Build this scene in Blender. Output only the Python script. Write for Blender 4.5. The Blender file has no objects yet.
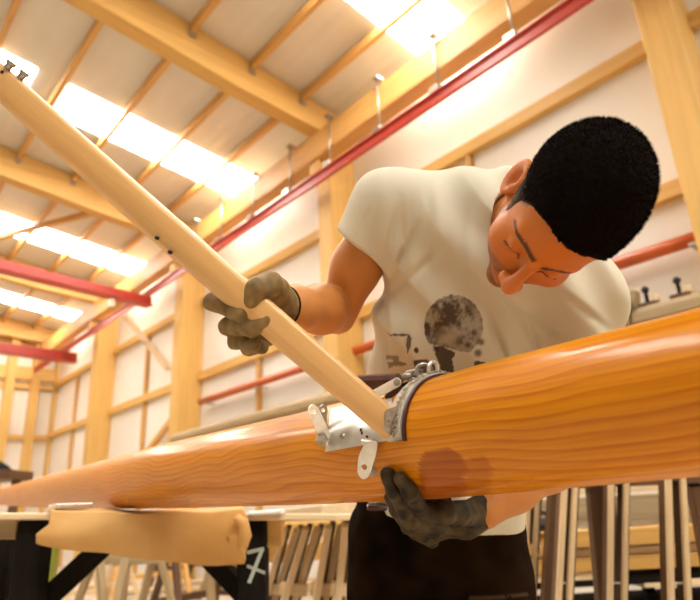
import bpy, math, random
import numpy as np
from mathutils import Vector, Matrix
random.seed(7); rng = np.random.RandomState(3)
SKY = 13.0
SC = bpy.context.scene; COL = SC.collection

# ------------------------------------------------------------------ camera
F_PX = 600.0
pitch = math.atan(210/600); yaw = math.radians(42.2); roll = math.radians(-3.0)
_h = np.array([math.sin(yaw), math.cos(yaw), 0.0])
FW = _h*math.cos(pitch) + np.array([0, 0, math.sin(pitch)])
_rt = np.array([math.cos(yaw), -math.sin(yaw), 0.0]); _up = np.cross(_rt, FW)
RT = _rt*math.cos(roll) + _up*math.sin(roll)
UP = -_rt*math.sin(roll) + _up*math.cos(roll)
CAM = np.array([0, 0, 1.0])
camd = bpy.data.cameras.new('camera'); cam = bpy.data.objects.new('camera', camd); COL.objects.link(cam)
cam.matrix_world = Matrix(((RT[0], UP[0], -FW[0], CAM[0]), (RT[1], UP[1], -FW[1], CAM[1]), (RT[2], UP[2], -FW[2], CAM[2]), (0, 0, 0, 1)))
camd.sensor_width = 36; camd.lens = 36*F_PX/700
camd.clip_start = 0.02
camd.dof.use_dof = True; camd.dof.focus_distance = 0.92; camd.dof.aperture_fstop = 4.5
SC.camera = cam

def P(px, py, z):                       # a point seen at (px, py) at depth z metres
    return CAM + z*(FW + RT*(px-350)/F_PX + UP*(300-py)/F_PX)
def onx(px, py, X): r = FW + RT*(px-350)/F_PX + UP*(300-py)/F_PX; return CAM + r*(X/r[0])
def ony(px, py, Y): r = FW + RT*(px-350)/F_PX + UP*(300-py)/F_PX; return CAM + r*(Y/r[1])
def onz(px, py, Z): r = FW + RT*(px-350)/F_PX + UP*(300-py)/F_PX; return CAM + r*((Z-1)/r[2])
def V(a): return Vector((float(a[0]), float(a[1]), float(a[2])))

# ------------------------------------------------------------------ materials
def mat(name, col, rough=0.6, metal=0.0, coat=0.0, spec=0.5, emit=None, estr=0):
    m = bpy.data.materials.new(name); m.use_nodes = True
    b = m.node_tree.nodes['Principled BSDF']
    b.inputs['Base Color'].default_value = (*col, 1); b.inputs['Roughness'].default_value = rough
    b.inputs['Metallic'].default_value = metal; b.inputs['Coat Weight'].default_value = coat
    b.inputs['Coat Roughness'].default_value = 0.08; b.inputs['Specular IOR Level'].default_value = spec
    if emit: b.inputs['Emission Color'].default_value = (*emit, 1); b.inputs['Emission Strength'].default_value = estr
    return m
def N(m, t): return m.node_tree.nodes.new(t)
def L(m, a, b): m.node_tree.links.new(a, b)
def coords(m, scale=(1, 1, 1), kind='Object'):
    tc = N(m, 'ShaderNodeTexCoord'); mp = N(m, 'ShaderNodeMapping'); mp.inputs['Scale'].default_value = scale
    L(m, tc.outputs[kind], mp.inputs['Vector']); return mp.outputs['Vector']
def noise(m, vec, scale, detail=4, rough=0.55, dist=0.0):
    n = N(m, 'ShaderNodeTexNoise'); n.inputs['Scale'].default_value = scale; n.inputs['Detail'].default_value = detail
    n.inputs['Roughness'].default_value = rough; n.inputs['Distortion'].default_value = dist
    L(m, vec, n.inputs['Vector']); return n.outputs['Fac']
def ramp(m, fac, stops):
    r = N(m, 'ShaderNodeValToRGB'); e = r.color_ramp.elements
    e[0].position = stops[0][0]; e[0].color = (*stops[0][1], 1); e[1].position = stops[-1][0]; e[1].color = (*stops[-1][1], 1)
    for p, c in stops[1:-1]:
        x = e.new(p); x.color = (*c, 1)
    L(m, fac, r.inputs['Fac']); return r.outputs['Color']
def bump(m, fac, strength, dist=0.01):
    b = N(m, 'ShaderNodeBump'); b.inputs['Strength'].default_value = strength; b.inputs['Distance'].default_value = dist
    L(m, fac, b.inputs['Height']); L(m, b.outputs['Normal'], m.node_tree.nodes['Principled BSDF'].inputs['Normal'])
def base(m, c): L(m, c, m.node_tree.nodes['Principled BSDF'].inputs['Base Color'])
def sc3(c, k): return tuple(min(1, x*k) for x in c)
def wood(name, col, var=0.22, scale=1.0, rough=0.55, coat=0.0, long=(1, 1, 0.06), detail=5):
    m = mat(name, col, rough, coat=coat)
    v = coords(m, tuple(scale*l for l in long))
    f = noise(m, v, 14, detail, 0.6, 0.3)
    base(m, ramp(m, f, [(0.25, sc3(col, 1-var*1.3)), (0.5, col), (0.78, sc3(col, 1+var))]))
    bump(m, f, 0.08, 0.004)
    return m
def fleck(name, col, col2, scale=20, rough=0.8, lo=0.35, hi=0.7, metal=0.0, bmp=0.15):
    m = mat(name, col, rough, metal)
    f = noise(m, coords(m), scale, 6, 0.6)
    base(m, ramp(m, f, [(lo, col), (hi, col2)])); bump(m, f, bmp, 0.003); return m

M = {}
M['glulam'] = wood('glulam', (0.69, 0.42, 0.12), 0.12, 1.0)
M['purlin'] = wood('purlin_wood', (0.64, 0.36, 0.11), 0.16, 1.2)
M['pine'] = wood('pine', (0.72, 0.42, 0.13), 0.16, 2.0)
M['board'] = wood('yellow_board', (0.52, 0.285, 0.065), 0.18, 2.0)
M['paleply'] = wood('pale_plank', (0.74, 0.56, 0.33), 0.14, 2.0)
M['greywood'] = wood('weathered_wood', (0.40, 0.29, 0.15), 0.25, 2.0)
M['brownwood'] = wood('brown_wood', (0.11, 0.048, 0.017), 0.25, 2.0)
M['darkwood'] = wood('dark_stained_wood', (0.010, 0.007, 0.005), 0.3, 2.0, rough=0.85)
M['darkwood'].node_tree.nodes['Principled BSDF'].inputs['Specular IOR Level'].default_value = .12
M['strut'] = wood('pale_spruce', (0.74, 0.435, 0.165), 0.23, 1.6, rough=0.42, coat=0.15)
M['red'] = fleck('red_paint', (0.52, 0.055, 0.035), (0.42, 0.04, 0.026), 6, 0.38, bmp=0.03)
M['orangered'] = fleck('orange_red_paint', (0.55, 0.11, 0.018), (0.45, 0.075, 0.015), 6, 0.3, bmp=0.03)
M['galv'] = fleck('galvanised_steel', (0.55, 0.52, 0.45), (0.36, 0.33, 0.28), 40, 0.35, metal=0.9, bmp=0.05)
M['steel'] = fleck('brushed_steel', (0.92, 0.90, 0.85), (0.72, 0.68, 0.60), 35, 0.34, metal=0.8, bmp=0.06)
M['steeld'] = fleck('dull_steel', (0.45, 0.42, 0.37), (0.22, 0.19, 0.15), 90, 0.38, metal=0.9, bmp=0.2)
M['weld'] = fleck('weld_bead', (0.62, 0.58, 0.48), (0.20, 0.17, 0.12), 260, 0.35, metal=0.9, bmp=0.9)
M['black'] = mat('black_rubber', (0.012, 0.011, 0.010), 0.6)
M['bracket'] = fleck('dark_red_leather', (0.07, 0.018, 0.010), (0.04, 0.012, 0.008), 60, 0.35)
M['floor'] = None
def wallmat(name, col, axis):
    m = mat(name, col, 0.55)
    s = [0.02, 0.02, 0.02]; s[axis] = 1
    f = noise(m, coords(m, (0.5, 0.5, 0.5)), 1.4, 3)
    base(m, ramp(m, f, [(0.3, sc3(col, 0.94)), (0.7, sc3(col, 1.04))]))
    w = N(m, 'ShaderNodeTexWave'); w.bands_direction = 'XYZ'[axis]; w.inputs['Scale'].default_value = 1.6
    w.inputs['Distortion'].default_value = 0.4; w.inputs['Detail'].default_value = 1
    L(m, coords(m), w.inputs['Vector']); bump(m, w.outputs['Fac'], 0.25, 0.02)
    return m
M['wallr'] = wallmat('cream_wall_sheet_side', (0.84, 0.80, 0.72), 1)
M['wallf'] = wallmat('cream_wall_sheet_end', (0.82, 0.77, 0.68), 0)
M['ceil'] = wallmat('roof_panel', (0.71, 0.68, 0.61), 0)
m = mat('concrete_floor', (0.50, 0.40, 0.28), 0.55)
f = noise(m, coords(m), 1.2, 8, 0.65); base(m, ramp(m, f, [(0.3, (0.40, 0.31, 0.21)), (0.7, (0.60, 0.49, 0.36))])); M['floor'] = m
M['sky'] = mat('translucent_rooflight', (0.9, 0.9, 0.88), 0.5, emit=(1.0, 0.975, 0.93), estr=SKY)

# ------------------------------------------------------------------ mesh helpers
def link(name, verts, faces, material, parent=None, smooth=False, mats=None):
    me = bpy.data.meshes.new(name); me.from_pydata([tuple(map(float, v)) for v in verts], [], [tuple(f) for f in faces]); me.update()
    o = bpy.data.objects.new(name, me); COL.objects.link(o)
    if material is not None: me.materials.append(material)
    if smooth: me.polygons.foreach_set('use_smooth', [True]*len(me.polygons))
    if parent is not None: attach(o, parent)
    return o
def attach(o, parent):
    o.parent = parent; o.matrix_parent_inverse = Matrix(parent['_mw']).inverted() if False else parent.matrix_basis.inverted() if parent.parent is None else (parent.parent.matrix_basis @ parent.matrix_parent_inverse @ parent.matrix_basis).inverted()
def tag(o, label=None, cat=None, group=None, kind=None):
    if label: o['label'] = label
    if cat: o['category'] = cat
    if group: o['group'] = group
    if kind: o['kind'] = kind
    return o
def empty(name, loc, label, cat, group=None):
    o = bpy.data.objects.new(name, None); COL.objects.link(o); o.location = V(loc); o.empty_display_size = 0.1
    o.matrix_basis = Matrix.Translation(V(loc)); return tag(o, label, cat, group)
def frame_from(d, up=(0, 0, 1)):
    z = V(d).normalized(); u = V(up)
    x = u.cross(z)
    if x.length < 1e-4: x = Vector((1, 0, 0)).cross(z)
    x.normalize(); y = z.cross(x); return x, y, z
def bar(name, a, b, w, h, material, parent=None, up=(0, 0, 1), bev=0.004, smooth=False, w2=None, h2=None):
    """squared timber from a to b: local Z runs along it, h is measured along up, w across"""
    a = V(a); b = V(b); x, y, z = frame_from(b-a, up); Ln = (b-a).length
    w2 = w2 or w; h2 = h2 or h
    e = min(bev, w*0.3, h*0.3, Ln*0.3)
    def ring(zz, ww, hh, k):
        A, B = ww/2, hh/2
        return [(-A+k, -B, zz), (A-k, -B, zz), (A, -B+k, zz), (A, B-k, zz), (A-k, B, zz), (-A+k, B, zz), (-A, B-k, zz), (-A, -B+k, zz)]
    vs = ring(0, w-2*e, h-2*e, e*0.5) + ring(e, w, h, e) + ring(Ln-e, w2, h2, e) + ring(Ln, w2-2*e, h2-2*e, e*0.5)
    fs = [tuple(range(7, -1, -1)), tuple(range(24, 32))]
    for r in range(3):
        for i in range(8):
            j = (i+1) % 8; fs.append((r*8+i, r*8+j, (r+1)*8+j, (r+1)*8+i))
    o = link(name, vs, fs, material)
    o.matrix_basis = Matrix(((x.x, y.x, z.x, a.x), (x.y, y.y, z.y, a.y), (x.z, y.z, z.z, a.z), (0, 0, 0, 1)))
    if parent is not None: attach(o, parent)
    return o
def box(name, lo, hi, material, parent=None, bev=0.004):
    lo = np.array(lo, float); hi = np.array(hi, float); c = (lo+hi)/2
    return bar(name, (c[0], c[1], lo[2]), (c[0], c[1], hi[2]), hi[1]-lo[1], hi[0]-lo[0], material, parent, up=(1, 0, 0), bev=bev)
def spar(name, a, b, prof, material, parent=None, seg=40, n=24, up=(0, 0, 1), flat=1.0, smooth=True, rot=0.0):
    """round (or n-sided) pole; prof(t) gives the radius"""
    a = V(a); b = V(b); x, y, z = frame_from(b-a, up); Ln = (b-a).length
    vs = []; fs = []
    for i in range(seg+1):
        t = i/seg; r = prof(t)
        for k in range(n):
            an = 2*math.pi*k/n + rot; vs.append((r*math.cos(an), flat*r*math.sin(an), t*Ln))
    for i in range(seg):
        for k in range(n):
            j = (k+1) % n; fs.append((i*n+k, i*n+j, (i+1)*n+j, (i+1)*n+k))
    fs.append(tuple(range(n-1, -1, -1))); fs.append(tuple(seg*n+k for k in range(n)))
    o = link(name, vs, fs, material, smooth=smooth)
    if smooth:
        for p in o.data.polygons[-2:]: p.use_smooth = False
    o.matrix_basis = Matrix(((x.x, y.x, z.x, a.x), (x.y, y.y, z.y, a.y), (x.z, y.z, z.z, a.z), (0, 0, 0, 1)))
    if parent is not None: attach(o, parent)
    return o
def tube(name, pts, r, material, parent=None, n=10, closed=False):
    pts = [V(p) for p in pts]; m = len(pts); vs = []; fs = []
    rr = r if callable(r) else (lambda t: r)
    prev = None
    for i, p in enumerate(pts):
        if closed: d = pts[(i+1) % m]-pts[i-1]
        else: d = pts[min(i+1, m-1)]-pts[max(i-1, 0)]
        d.normalize()
        if prev is None: x = Vector((0, 0, 1)).cross(d); x = x if x.length > 1e-3 else Vector((1, 0, 0)).cross(d)
        else: x = prev - d*prev.dot(d)
        x.normalize(); prev = x; y = d.cross(x); R = rr(i/max(1, m-1))
        for k in range(n):
            an = 2*math.pi*k/n; vs.append(p + x*(R*math.cos(an)) + y*(R*math.sin(an)))
    for i in range(m if closed else m-1):
        for k in range(n):
            j = (k+1) % n; i2 = (i+1) % m; fs.append((i*n+k, i*n+j, i2*n+j, i2*n+k))
    if not closed: fs.append(tuple(range(n-1, -1, -1))); fs.append(tuple((m-1)*n+k for k in range(n)))
    return link(name, vs, fs, material, parent, smooth=True)
def plate(name, outline, holes, origin, ux, uy, th, material, parent=None):
    """flat metal plate: outline in (u,v) metres, round holes (u,v,r), thickness th along ux x uy"""
    import bmesh
    from mathutils.geometry import delaunay_2d_cdt
    loops = [list(outline)]
    for (hu, hv, hr) in holes:
        loops.append([(hu+hr*math.cos(2*math.pi*k/16), hv+hr*math.sin(2*math.pi*k/16)) for k in range(16)])
    pts = [Vector(p) for lp in loops for p in lp]; edges = []; s = 0
    for lp in loops:
        edges += [(s+i, s+(i+1) % len(lp)) for i in range(len(lp))]; s += len(lp)
    vv, ee, ff, _, _, _ = delaunay_2d_cdt(pts, edges, [], 1, 1e-6)
    keep = []
    for f_ in ff:
        c = sum((vv[i] for i in f_), Vector((0, 0)))/len(f_)
        if all((c.x-hu)**2+(c.y-hv)**2 > (hr*0.97)**2 for hu, hv, hr in holes): keep.append(f_)
    o3 = V(origin); X = V(ux).normalized(); Y = V(uy); Y = (Y - X*Y.dot(X)).normalized(); Z = X.cross(Y)
    n0 = len(vv)
    vs = [o3 + X*p.x + Y*p.y - Z*(th/2) for p in vv] + [o3 + X*p.x + Y*p.y + Z*(th/2) for p in vv]
    fs = [tuple(reversed(f_)) for f_ in keep] + [tuple(i+n0 for i in f_) for f_ in keep]
    cnt = {}
    for f_ in keep:
        for i in range(len(f_)):
            a, b = f_[i], f_[(i+1) % len(f_)]; cnt[(a, b)] = 1
    for (a, b) in list(cnt):
        if (b, a) not in cnt: fs.append((a, b, b+n0, a+n0))
    return link(name, vs, fs, material, parent)
def copy_tree(o, parent=None):
    c = o.copy(); COL.objects.link(c)
    if parent is not None: c.parent = parent
    for ch in [k for k in bpy.data.objects if k.parent == o]: copy_tree(ch, c)
    return c

# ------------------------------------------------------------------ the hall
D = 5.5; SL = 0.125; Z0 = 6.78; YG = 20.0
def roof(x): return Z0 + SL*(D-x)
link('floor', [(-9, -6, 0), (D+0.2, -6, 0), (D+0.2, YG+0.2, 0), (-9, YG+0.2, 0)], [(0, 1, 2, 3)], M['floor'])
tag(bpy.data.objects['floor'], 'pale dusty concrete hall floor', 'floor', kind='structure')
tag(box('wall_right', (D, -6, 0), (D+0.15, YG+0.15, roof(D)+0.2), M['wallr']), 'cream sheeted long side wall behind the worker', 'wall', kind='structure')
# gable wall following the roof slope
tag(link('wall_far', [(-9, YG, 0), (D, YG, 0), (D, YG, roof(D)), (-9, YG, roof(-9)), (-9, YG+.15, 0), (D, YG+.15, 0), (D, YG+.15, roof(D)), (-9, YG+.15, roof(-9))],
    [(0, 1, 2, 3), (7, 6, 5, 4), (0, 4, 5, 1), (3, 2, 6, 7)], M['wallf']), 'cream gable wall at the far end of the hall', 'wall', kind='structure')
tag(link('ceiling', [(-9, -6, roof(-9)), (D+.2, -6, roof(D+.2)), (D+.2, YG+.2, roof(D+.2)), (-9, YG+.2, roof(-9)),
    (-9, -6, roof(-9)+.12), (D+.2, -6, roof(D+.2)+.12), (D+.2, YG+.2, roof(D+.2)+.12), (-9, YG+.2, roof(-9)+.12)],
    [(0, 3, 2, 1), (4, 5, 6, 7), (0, 1, 5, 4), (2, 3, 7, 6), (1, 2, 6, 5), (0, 4, 7, 3)], M['ceil']), 'sloping cream roof panels above the timber rafters', 'ceiling', kind='structure')
k = 0
for (y0, y1, x0, x1, nm) in [(3.38, 4.18, 1.4, 5.4, 'nearest the column, beside the red crane rail'), (8.15, 9.0, 1.95, 5.4, 'the long bright one beyond the first rafter'), (8.15, 9.0, -1.6, 1.5, 'short piece showing past the head of the pole'),
                    (13.0, 13.9, 0.6, 5.4, 'the one beyond the second rafter'), (17.5, 18.3, 1.0, 5.4, 'the farthest, next to the gable wall'),
                    (-5.2, -3.6, -5, 5.0, 'unseen one added far behind the camera for its light'), (3.38, 4.18, -6, 0.2, 'above the hall centre, near'), (13.0, 13.9, -6, -1, 'above the hall centre, far')]:  # the strip behind the camera is out of view, added to light the scene
    k += 1
    o = link('window_%d' % k, [(x0, y0, roof(x0)-.012), (x0, y1, roof(x0)-.012), (x1, y1, roof(x1)-.012), (x1, y0, roof(x1)-.012),
                               (x0, y0, roof(x0)+.01), (x0, y1, roof(x0)+.01), (x1, y1, roof(x1)+.01), (x1, y0, roof(x1)+.01)],
             [(0, 1, 2, 3), (7, 6, 5, 4), (0, 4, 5, 1), (1, 5, 6, 2), (2, 6, 7, 3), (3, 7, 4, 0)], M['sky'])
    tag(o, 'glowing white rooflight strip, ' + nm, 'skylight', kind='structure')

CY = [1.25, 5.97, 10.6, 15.2]
names = ['at the upper right edge, nearest the worker', 'directly behind the gripping arm', 'left of the gloved hand', 'far one near the end of the hall']
for i, y in enumerate(CY):
    tag(box('glulam_column', (D-0.5, y-0.15, 0), (D, y+0.15, roof(D)-0.25), M['glulam'], bev=0.01), 'broad yellow glued timber wall column, ' + names[i], 'column', kind='structure')
rn = ['over the worker, out at the top', 'first big one crossing at the top', 'second one crossing behind the long pole', 'third one far down the hall', 'last one against the gable wall']
for i, y in enumerate(CY+[19.7]):
    # tapered glulam rafter with a curved haunch at the column
    xs = [D, D-.40, D-.47, D-.75, D-1.3, D-2.0, 0, -4, -9]; dz = [.72, .70, .47, .47, .50, .54, .55, .6, .6]
    vs = []
    for x, d in zip(xs, dz):
        for yy in (y-.12, y+.12): vs += [(x, yy, roof(x)-.02-d), (x, yy, roof(x)-.02)]
    fs = [(0, 1, 3, 2)]
    for s in range(len(xs)-1):
        a = s*4; b = a+4
        fs += [(a, b, b+1, a+1), (a+2, a+3, b+3, b+2), (a, a+2, b+2, b), (a+1, b+1, b+3, a+3)]
    a = (len(xs)-1)*4; fs.append((a, a+2, a+3, a+1))
    for q in range(len(vs)): pass
    o = link('roof_beam', vs, fs, None)
    # local Z along the rafter for the grain
    o.data.transform(Matrix.Rotation(math.radians(90), 4, 'Y').inverted()); o.matrix_basis = Matrix.Rotation(math.radians(90), 4, 'Y'); o.data.materials.append(M['glulam'])
    tag(o, 'large yellow glued timber roof beam, ' + rn[i], 'roof beam', kind='structure')
t = 0
edges = [-4] + CY + [YG]
# purlins between the rafters
for bay in range(len(edges)-1):
    ya, yb = edges[bay]+.13, edges[bay+1]-.13
    for x in (4.55, 3.68, 2.77, 1.84, 0.95, 0.0, -1.0, -2.2):
        t += 1
        tag(bar('trim_%d' % t, (x, ya, roof(x)-.10), (x, yb, roof(x)-.10), 0.07, 0.14, M['purlin']), 'slim timber purlin spanning between two roof beams', 'purlin', 'roof purlins', 'structure')
        if x > 1.5 and bay in (0, 1, 2, 3):
            for yy, s in ((ya, 1), (yb, -1)):
                u = box('trim_%d' % (t+200+(0 if s > 0 else 100)), (x-.05, min(yy, yy+s*.03), roof(x)-.24), (x+.05, max(yy, yy+s*.03), roof(x)-.12), M['galv'], bev=.002)
                tag(u, 'small steel shoe carrying a purlin end on a roof beam', 'joist hanger', 'purlin shoes', 'structure')
# wall girts between the columns
for bay in range(len(edges)-1):
    ya, yb = edges[bay]+.15, edges[bay+1]-(.15 if bay < 4 else 0)
    for zc in (0.9, 2.05, 3.58, 5.12):
        t += 1
        tag(bar('trim_%d' % t, (D-.05, ya, zc), (D-.05, yb, zc), 0.10, 0.16, M['glulam']), 'horizontal timber rail on the side wall between two columns', 'wall rail', 'side wall rails', 'structure')
    ym = (ya+yb)/2 + (0.1 if bay else 0)
    for (z0, z1) in ((0, 0.82), (.98, 1.97), (2.13, 3.50), (3.66, 5.04)):
        t += 1
        tag(bar('trim_%d' % t, (D-.04, ym, z0), (D-.04, ym, z1), 0.08, 0.09, M['purlin'], up=(1, 0, 0)), 'slim upright stud between wall rails', 'stud', 'side wall studs', 'structure')
# gable posts and rails
for i, (px, py) in enumerate([(53, 430), (33, 400), (9, 385)]):
    x = ony(px, py, YG-.1)[0]
    t += 1
    tag(bar('trim_%d' % t, (x, YG-.12, 0), (x, YG-.12, roof(x)-.05), 0.24, 0.22, M['glulam'], up=(0, 1, 0)), ['timber corner post where side and gable walls meet', 'second gable wall post from the corner', 'third gable wall post, at the left edge'][i], 'post', kind='structure')
for i in range(5):
    t += 1; x = ony(9, 385, YG-.1)[0]-1.35*(i+1)
    tag(bar('trim_%d' % t, (x, YG-.12, 0), (x, YG-.12, roof(x)-.05), 0.24, 0.22, M['glulam'], up=(0, 1, 0)), 'gable wall post beyond the left edge of view', 'post', 'outer gable posts', 'structure')
for i, (py, h) in enumerate([(438, .14), (388, .14), (375, .40), (345, .2)]):
    z = ony(40, py, YG-.03)[2]; t += 1
    tag(bar('trim_%d' % t, (-9, YG-.04, z), (D-.02, YG-.04, z), 0.08 if h < .3 else .16, h, M['glulam']), ['lowest timber rail across the gable wall', 'thin rail under the deep band on the gable wall', 'deep timber band across the gable wall', 'top rail high on the gable wall'][i], 'wall rail', kind='structure')

# crane runway: timber girder in front of the columns, red rail hung below it
g = empty('runway_girder', (4.92, 8, 6.0), 'long pale timber girder running along the wall above the red rail', 'girder')
bar('timber', (4.92, 0.0, 6.14), (4.92, YG-.3, 6.14), 0.16, 0.40, M['pine'], g)
bar('underside_board', (4.92, 0.0, 5.91), (4.92, YG-.3, 5.91), 0.24, 0.05, M['purlin'], g)
for y in CY:
    box('bracket', (4.84, y-.12, 5.68), (4.99, y+.12, 5.88), M['glulam'], g)
r = empty('crane_rail', (4.72, 8, 5.5), 'long red steel crane rail hung along the side wall by rods', 'crane rail')
bar('rail', (4.74, 0.0, 5.44), (4.74, YG-.4, 5.44), 0.05, 0.12, M['red'], r)
bar('flange', (4.74, 0.0, 5.51), (4.74, YG-.4, 5.51), 0.12, 0.02, M['red'], r)
for (px, py) in [(510, 10), (437, 68), (380, 110), (331, 147), (291, 172), (255, 198), (222, 225), (195, 247)]:
    y = onx(px, py, 4.80)[1]
    h = spar('hanger_rod', (4.78, y, 5.54), (4.78, y, 6.39), lambda t: .014, M['galv'], r, seg=1, n=8)
    box('hanger_clamp', (4.68, y-.07, 5.52), (4.795, y+.07, 5.60), M['galv'], r)
    box('nut_plate', (4.74, y-.05, 6.37), (4.86, y+.05, 6.40), M['galv'], r)

# red rail along wall at 3 m and the stored spar on brackets
pr = empty('wall_pipe', (D-.12, 5, 3.05), 'orange-red steel pipe fixed low along the side wall behind the worker', 'pipe')
spar('pipe', (D-.17, 0.6, 3.03), (D-.17, 10.15, 3.03), lambda t: .062, M['orangered'], pr, seg=8, n=16)
for y in (1.5, 3.3, 4.9, 6.4, 8.2, 9.9):
    box('pipe_clip', (D-.25, y-.03, 2.95), (D-.001, y+.03, 2.975), M['galv'], pr)
ss = empty('stored_spar', (D-.25, 5, 2.45), 'long pale wooden spar lying on wall brackets behind the man', 'spar')
bar('spar', (D-.60, 0.8, 2.35), (D-.60, 10.3, 2.35), 0.17, 0.17, M['greywood'], ss, bev=0.05)
for y in CY[:2]:
    bar('support', (D-.74, y, 2.235), (D-.5, y, 2.235), 0.06, 0.06, M['galv'], ss)
for (px, py, s) in [(638, 306, 0), (648, 303, 1), (680, 294, 1)]:
    p = onx(px, py, D-.60); q = empty('spar_fitting', (p[0], p[1], 2.435), ['flat brown wedge block at the left end of the fittings on the stored spar', 'dark knobbed clamp beside the wedge block on the stored spar', 'dark knobbed clamp farther right on the stored spar'][0 if s == 0 else (1 if px < 660 else 2)], 'fitting')
    if s == 0:
        bar('wedge', (p[0], p[1]+.03, 2.437), (p[0], p[1]+.0, 2.59), .10, .05, M['greywood'], q)
        bar('side_plate', (p[0]-.07, p[1]+.06, 2.31), (p[0]-.06, p[1]+.03, 2.51), .08, .01, M['darkwood'], q)
    else:
        bar('foot_plate', (p[0], p[1]-.07, 2.45), (p[0], p[1]+.07, 2.45), .08, .03, M['brownwood'], q)
        spar('post', (p[0], p[1], 2.46), (p[0], p[1], 2.57), lambda t: .016, M['darkwood'], q, seg=4, n=10)
        spar('knob', (p[0], p[1], 2.55), (p[0], p[1], 2.61), lambda t: .032*math.sin(math.pi*(.12+.8*t)), M['black'], q, seg=8, n=12)
        box('side_block', (p[0]-.03, p[1]-.09, 2.46), (p[0]+.03, p[1]-.04, 2.51), M['paleply'], q)

# overhead crane bridges (red)
a = onz(-60, 250, 5.3); b = onz(150, 302, 5.3)
cb = empty('crane_bridge', a, 'red steel crane bridge beam crossing at the left, the nearer of the two', 'crane bridge')
bar('web', a, b, .14, .18, M['red'], cb); bar('bottom_flange', a-np.array([0, 0, .1]), b-np.array([0, 0, .1]), .26, .03, M['red'], cb)
c = a+(b-a)*.78; box('trolley_hook', (c[0]-.05, c[1]-.05, 5.0), (c[0]+.05, c[1]+.05, 5.19), M['galv'], cb)
a = onz(-60, 339, 5.3); b = onz(76, 358, 5.3)
cb = empty('crane_bridge', a, 'red steel crane bridge beam low at the left, the farther of the two', 'crane bridge')
bar('web', a, b, .16, .24, M['red'], cb); bar('bottom_flange', a-np.array([0, 0, .13]), b-np.array([0, 0, .13]), .3, .03, M['red'], cb)
# diagonal braces
a = P(127, 318, 13.6); b = onx(168, 368, D-.12)
tag(bar('diagonal_brace', onx(127, 318, 4.9), b, .14, .1, M['paleply']), 'pale diagonal timber brace under the girder, beside the far column', 'brace')
tag(bar('diagonal_brace', onx(186, 402, D-.12), onx(140, 462, D-.12), .1, .12, M['purlin']), 'dark diagonal timber brace low on the wall left of the column', 'brace')
tag(bar('diagonal_brace', (1.6, 14.9, roof(1.6)-.35), (3.4, 10.8, roof(3.4)-.35), .1, .1, M['purlin']), 'thin diagonal timber brace under the roof, between two beams', 'brace')
# ------------------------------------------------------------------ the mast (big varnished pole)
def mastwood():
    m = mat('varnished_fir', (0.62, 0.27, 0.055), 0.45, coat=0.35, spec=0.1)
    m.node_tree.nodes['Principled BSDF'].inputs['Coat Roughness'].default_value = 0.16
    v = coords(m, (1, 1, 0.16))
    warp = noise(m, coords(m, (1.2, 1.2, 0.9)), 2.2, 2, 0.5)
    mx = N(m, 'ShaderNodeVectorMath'); mx.operation = 'MULTIPLY_ADD'
    cmb = N(m, 'ShaderNodeCombineXYZ'); L(m, warp, cmb.inputs['X']); L(m, warp, cmb.inputs['Y'])
    mx.inputs[1].default_value = (0.16, 0.12, 0.0); L(m, cmb.outputs[0], mx.inputs[0]); L(m, v, mx.inputs[2])
    # growth rings cut lengthwise: flat planks, spaced along local Y
    wv = N(m, 'ShaderNodeTexWave'); wv.wave_type = 'BANDS'; wv.bands_direction = 'Y'; wv.wave_profile = 'SAW'
    wv.inputs['Scale'].default_value = 24; wv.inputs['Distortion'].default_value = 2.6; wv.inputs['Detail'].default_value = 2
    wv.inputs['Detail Scale'].default_value = 0.8
    L(m, mx.outputs[0], wv.inputs['Vector'])
    c1 = ramp(m, wv.outputs['Fac'], [(0.0, (0.70, 0.28, 0.008)), (0.55, (0.67, 0.25, 0.005)), (0.9, (0.56, 0.175, 0.002)), (1.0, (0.69, 0.262, 0.006))])
    big = noise(m, coords(m, (1, 1, 0.35)), 5, 3, 0.6)
    mix = N(m, 'ShaderNodeMix'); mix.data_type = 'RGBA'; mix.blend_type = 'MULTIPLY'; mix.inputs['Factor'].default_value = 0.55
    L(m, c1, mix.inputs['A']); L(m, ramp(m, big, [(0.3, (0.78, 0.66, 0.52)), (0.68, (1.0, 1.0, 1.0))]), mix.inputs['B'])
    fine = noise(m, coords(m, (1, 1, 0.02)), 240, 2, 0.5)
    mix2 = N(m, 'ShaderNodeMix'); mix2.data_type = 'RGBA'; mix2.blend_type = 'MULTIPLY'; mix2.inputs['Factor'].default_value = 0.5
    L(m, mix.outputs['Result'], mix2.inputs['A']); L(m, ramp(m, fine, [(0.35, (0.75, 0.62, 0.5)), (0.6, (1, 1, 1))]), mix2.inputs['B'])
    # darker patches, drawn by a colour attribute
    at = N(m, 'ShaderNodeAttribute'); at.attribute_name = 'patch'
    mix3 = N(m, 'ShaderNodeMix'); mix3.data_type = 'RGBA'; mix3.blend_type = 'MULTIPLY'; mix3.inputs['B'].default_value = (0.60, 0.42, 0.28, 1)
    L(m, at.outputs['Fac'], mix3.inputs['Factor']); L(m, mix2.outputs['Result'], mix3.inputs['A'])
    base(m, mix3.outputs['Result'])
    bump(m, wv.outputs['Fac'], 0.03, 0.001)
    return m
M['mast'] = mastwood()
MA0 = P(0, 496.5, 5.76); MA1 = P(700, 393.5, 0.588)
mdir = (MA1-MA0); ML = np.linalg.norm(mdir); mdir /= ML
# extend both ends
MS = MA0 - mdir*0.25; ME = MA1 + mdir*1.3; MT = np.linalg.norm(ME-MS)
def mast_at(px):                        # axis point that the camera sees at column px
    a0, a1 = 1/5.76, 1/0.588
    z = 1/(a0+(a1-a0)*px/700.0); y = 496.5 + (393.5-496.5)*px/700.0
    return P(px, y, z), z
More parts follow.
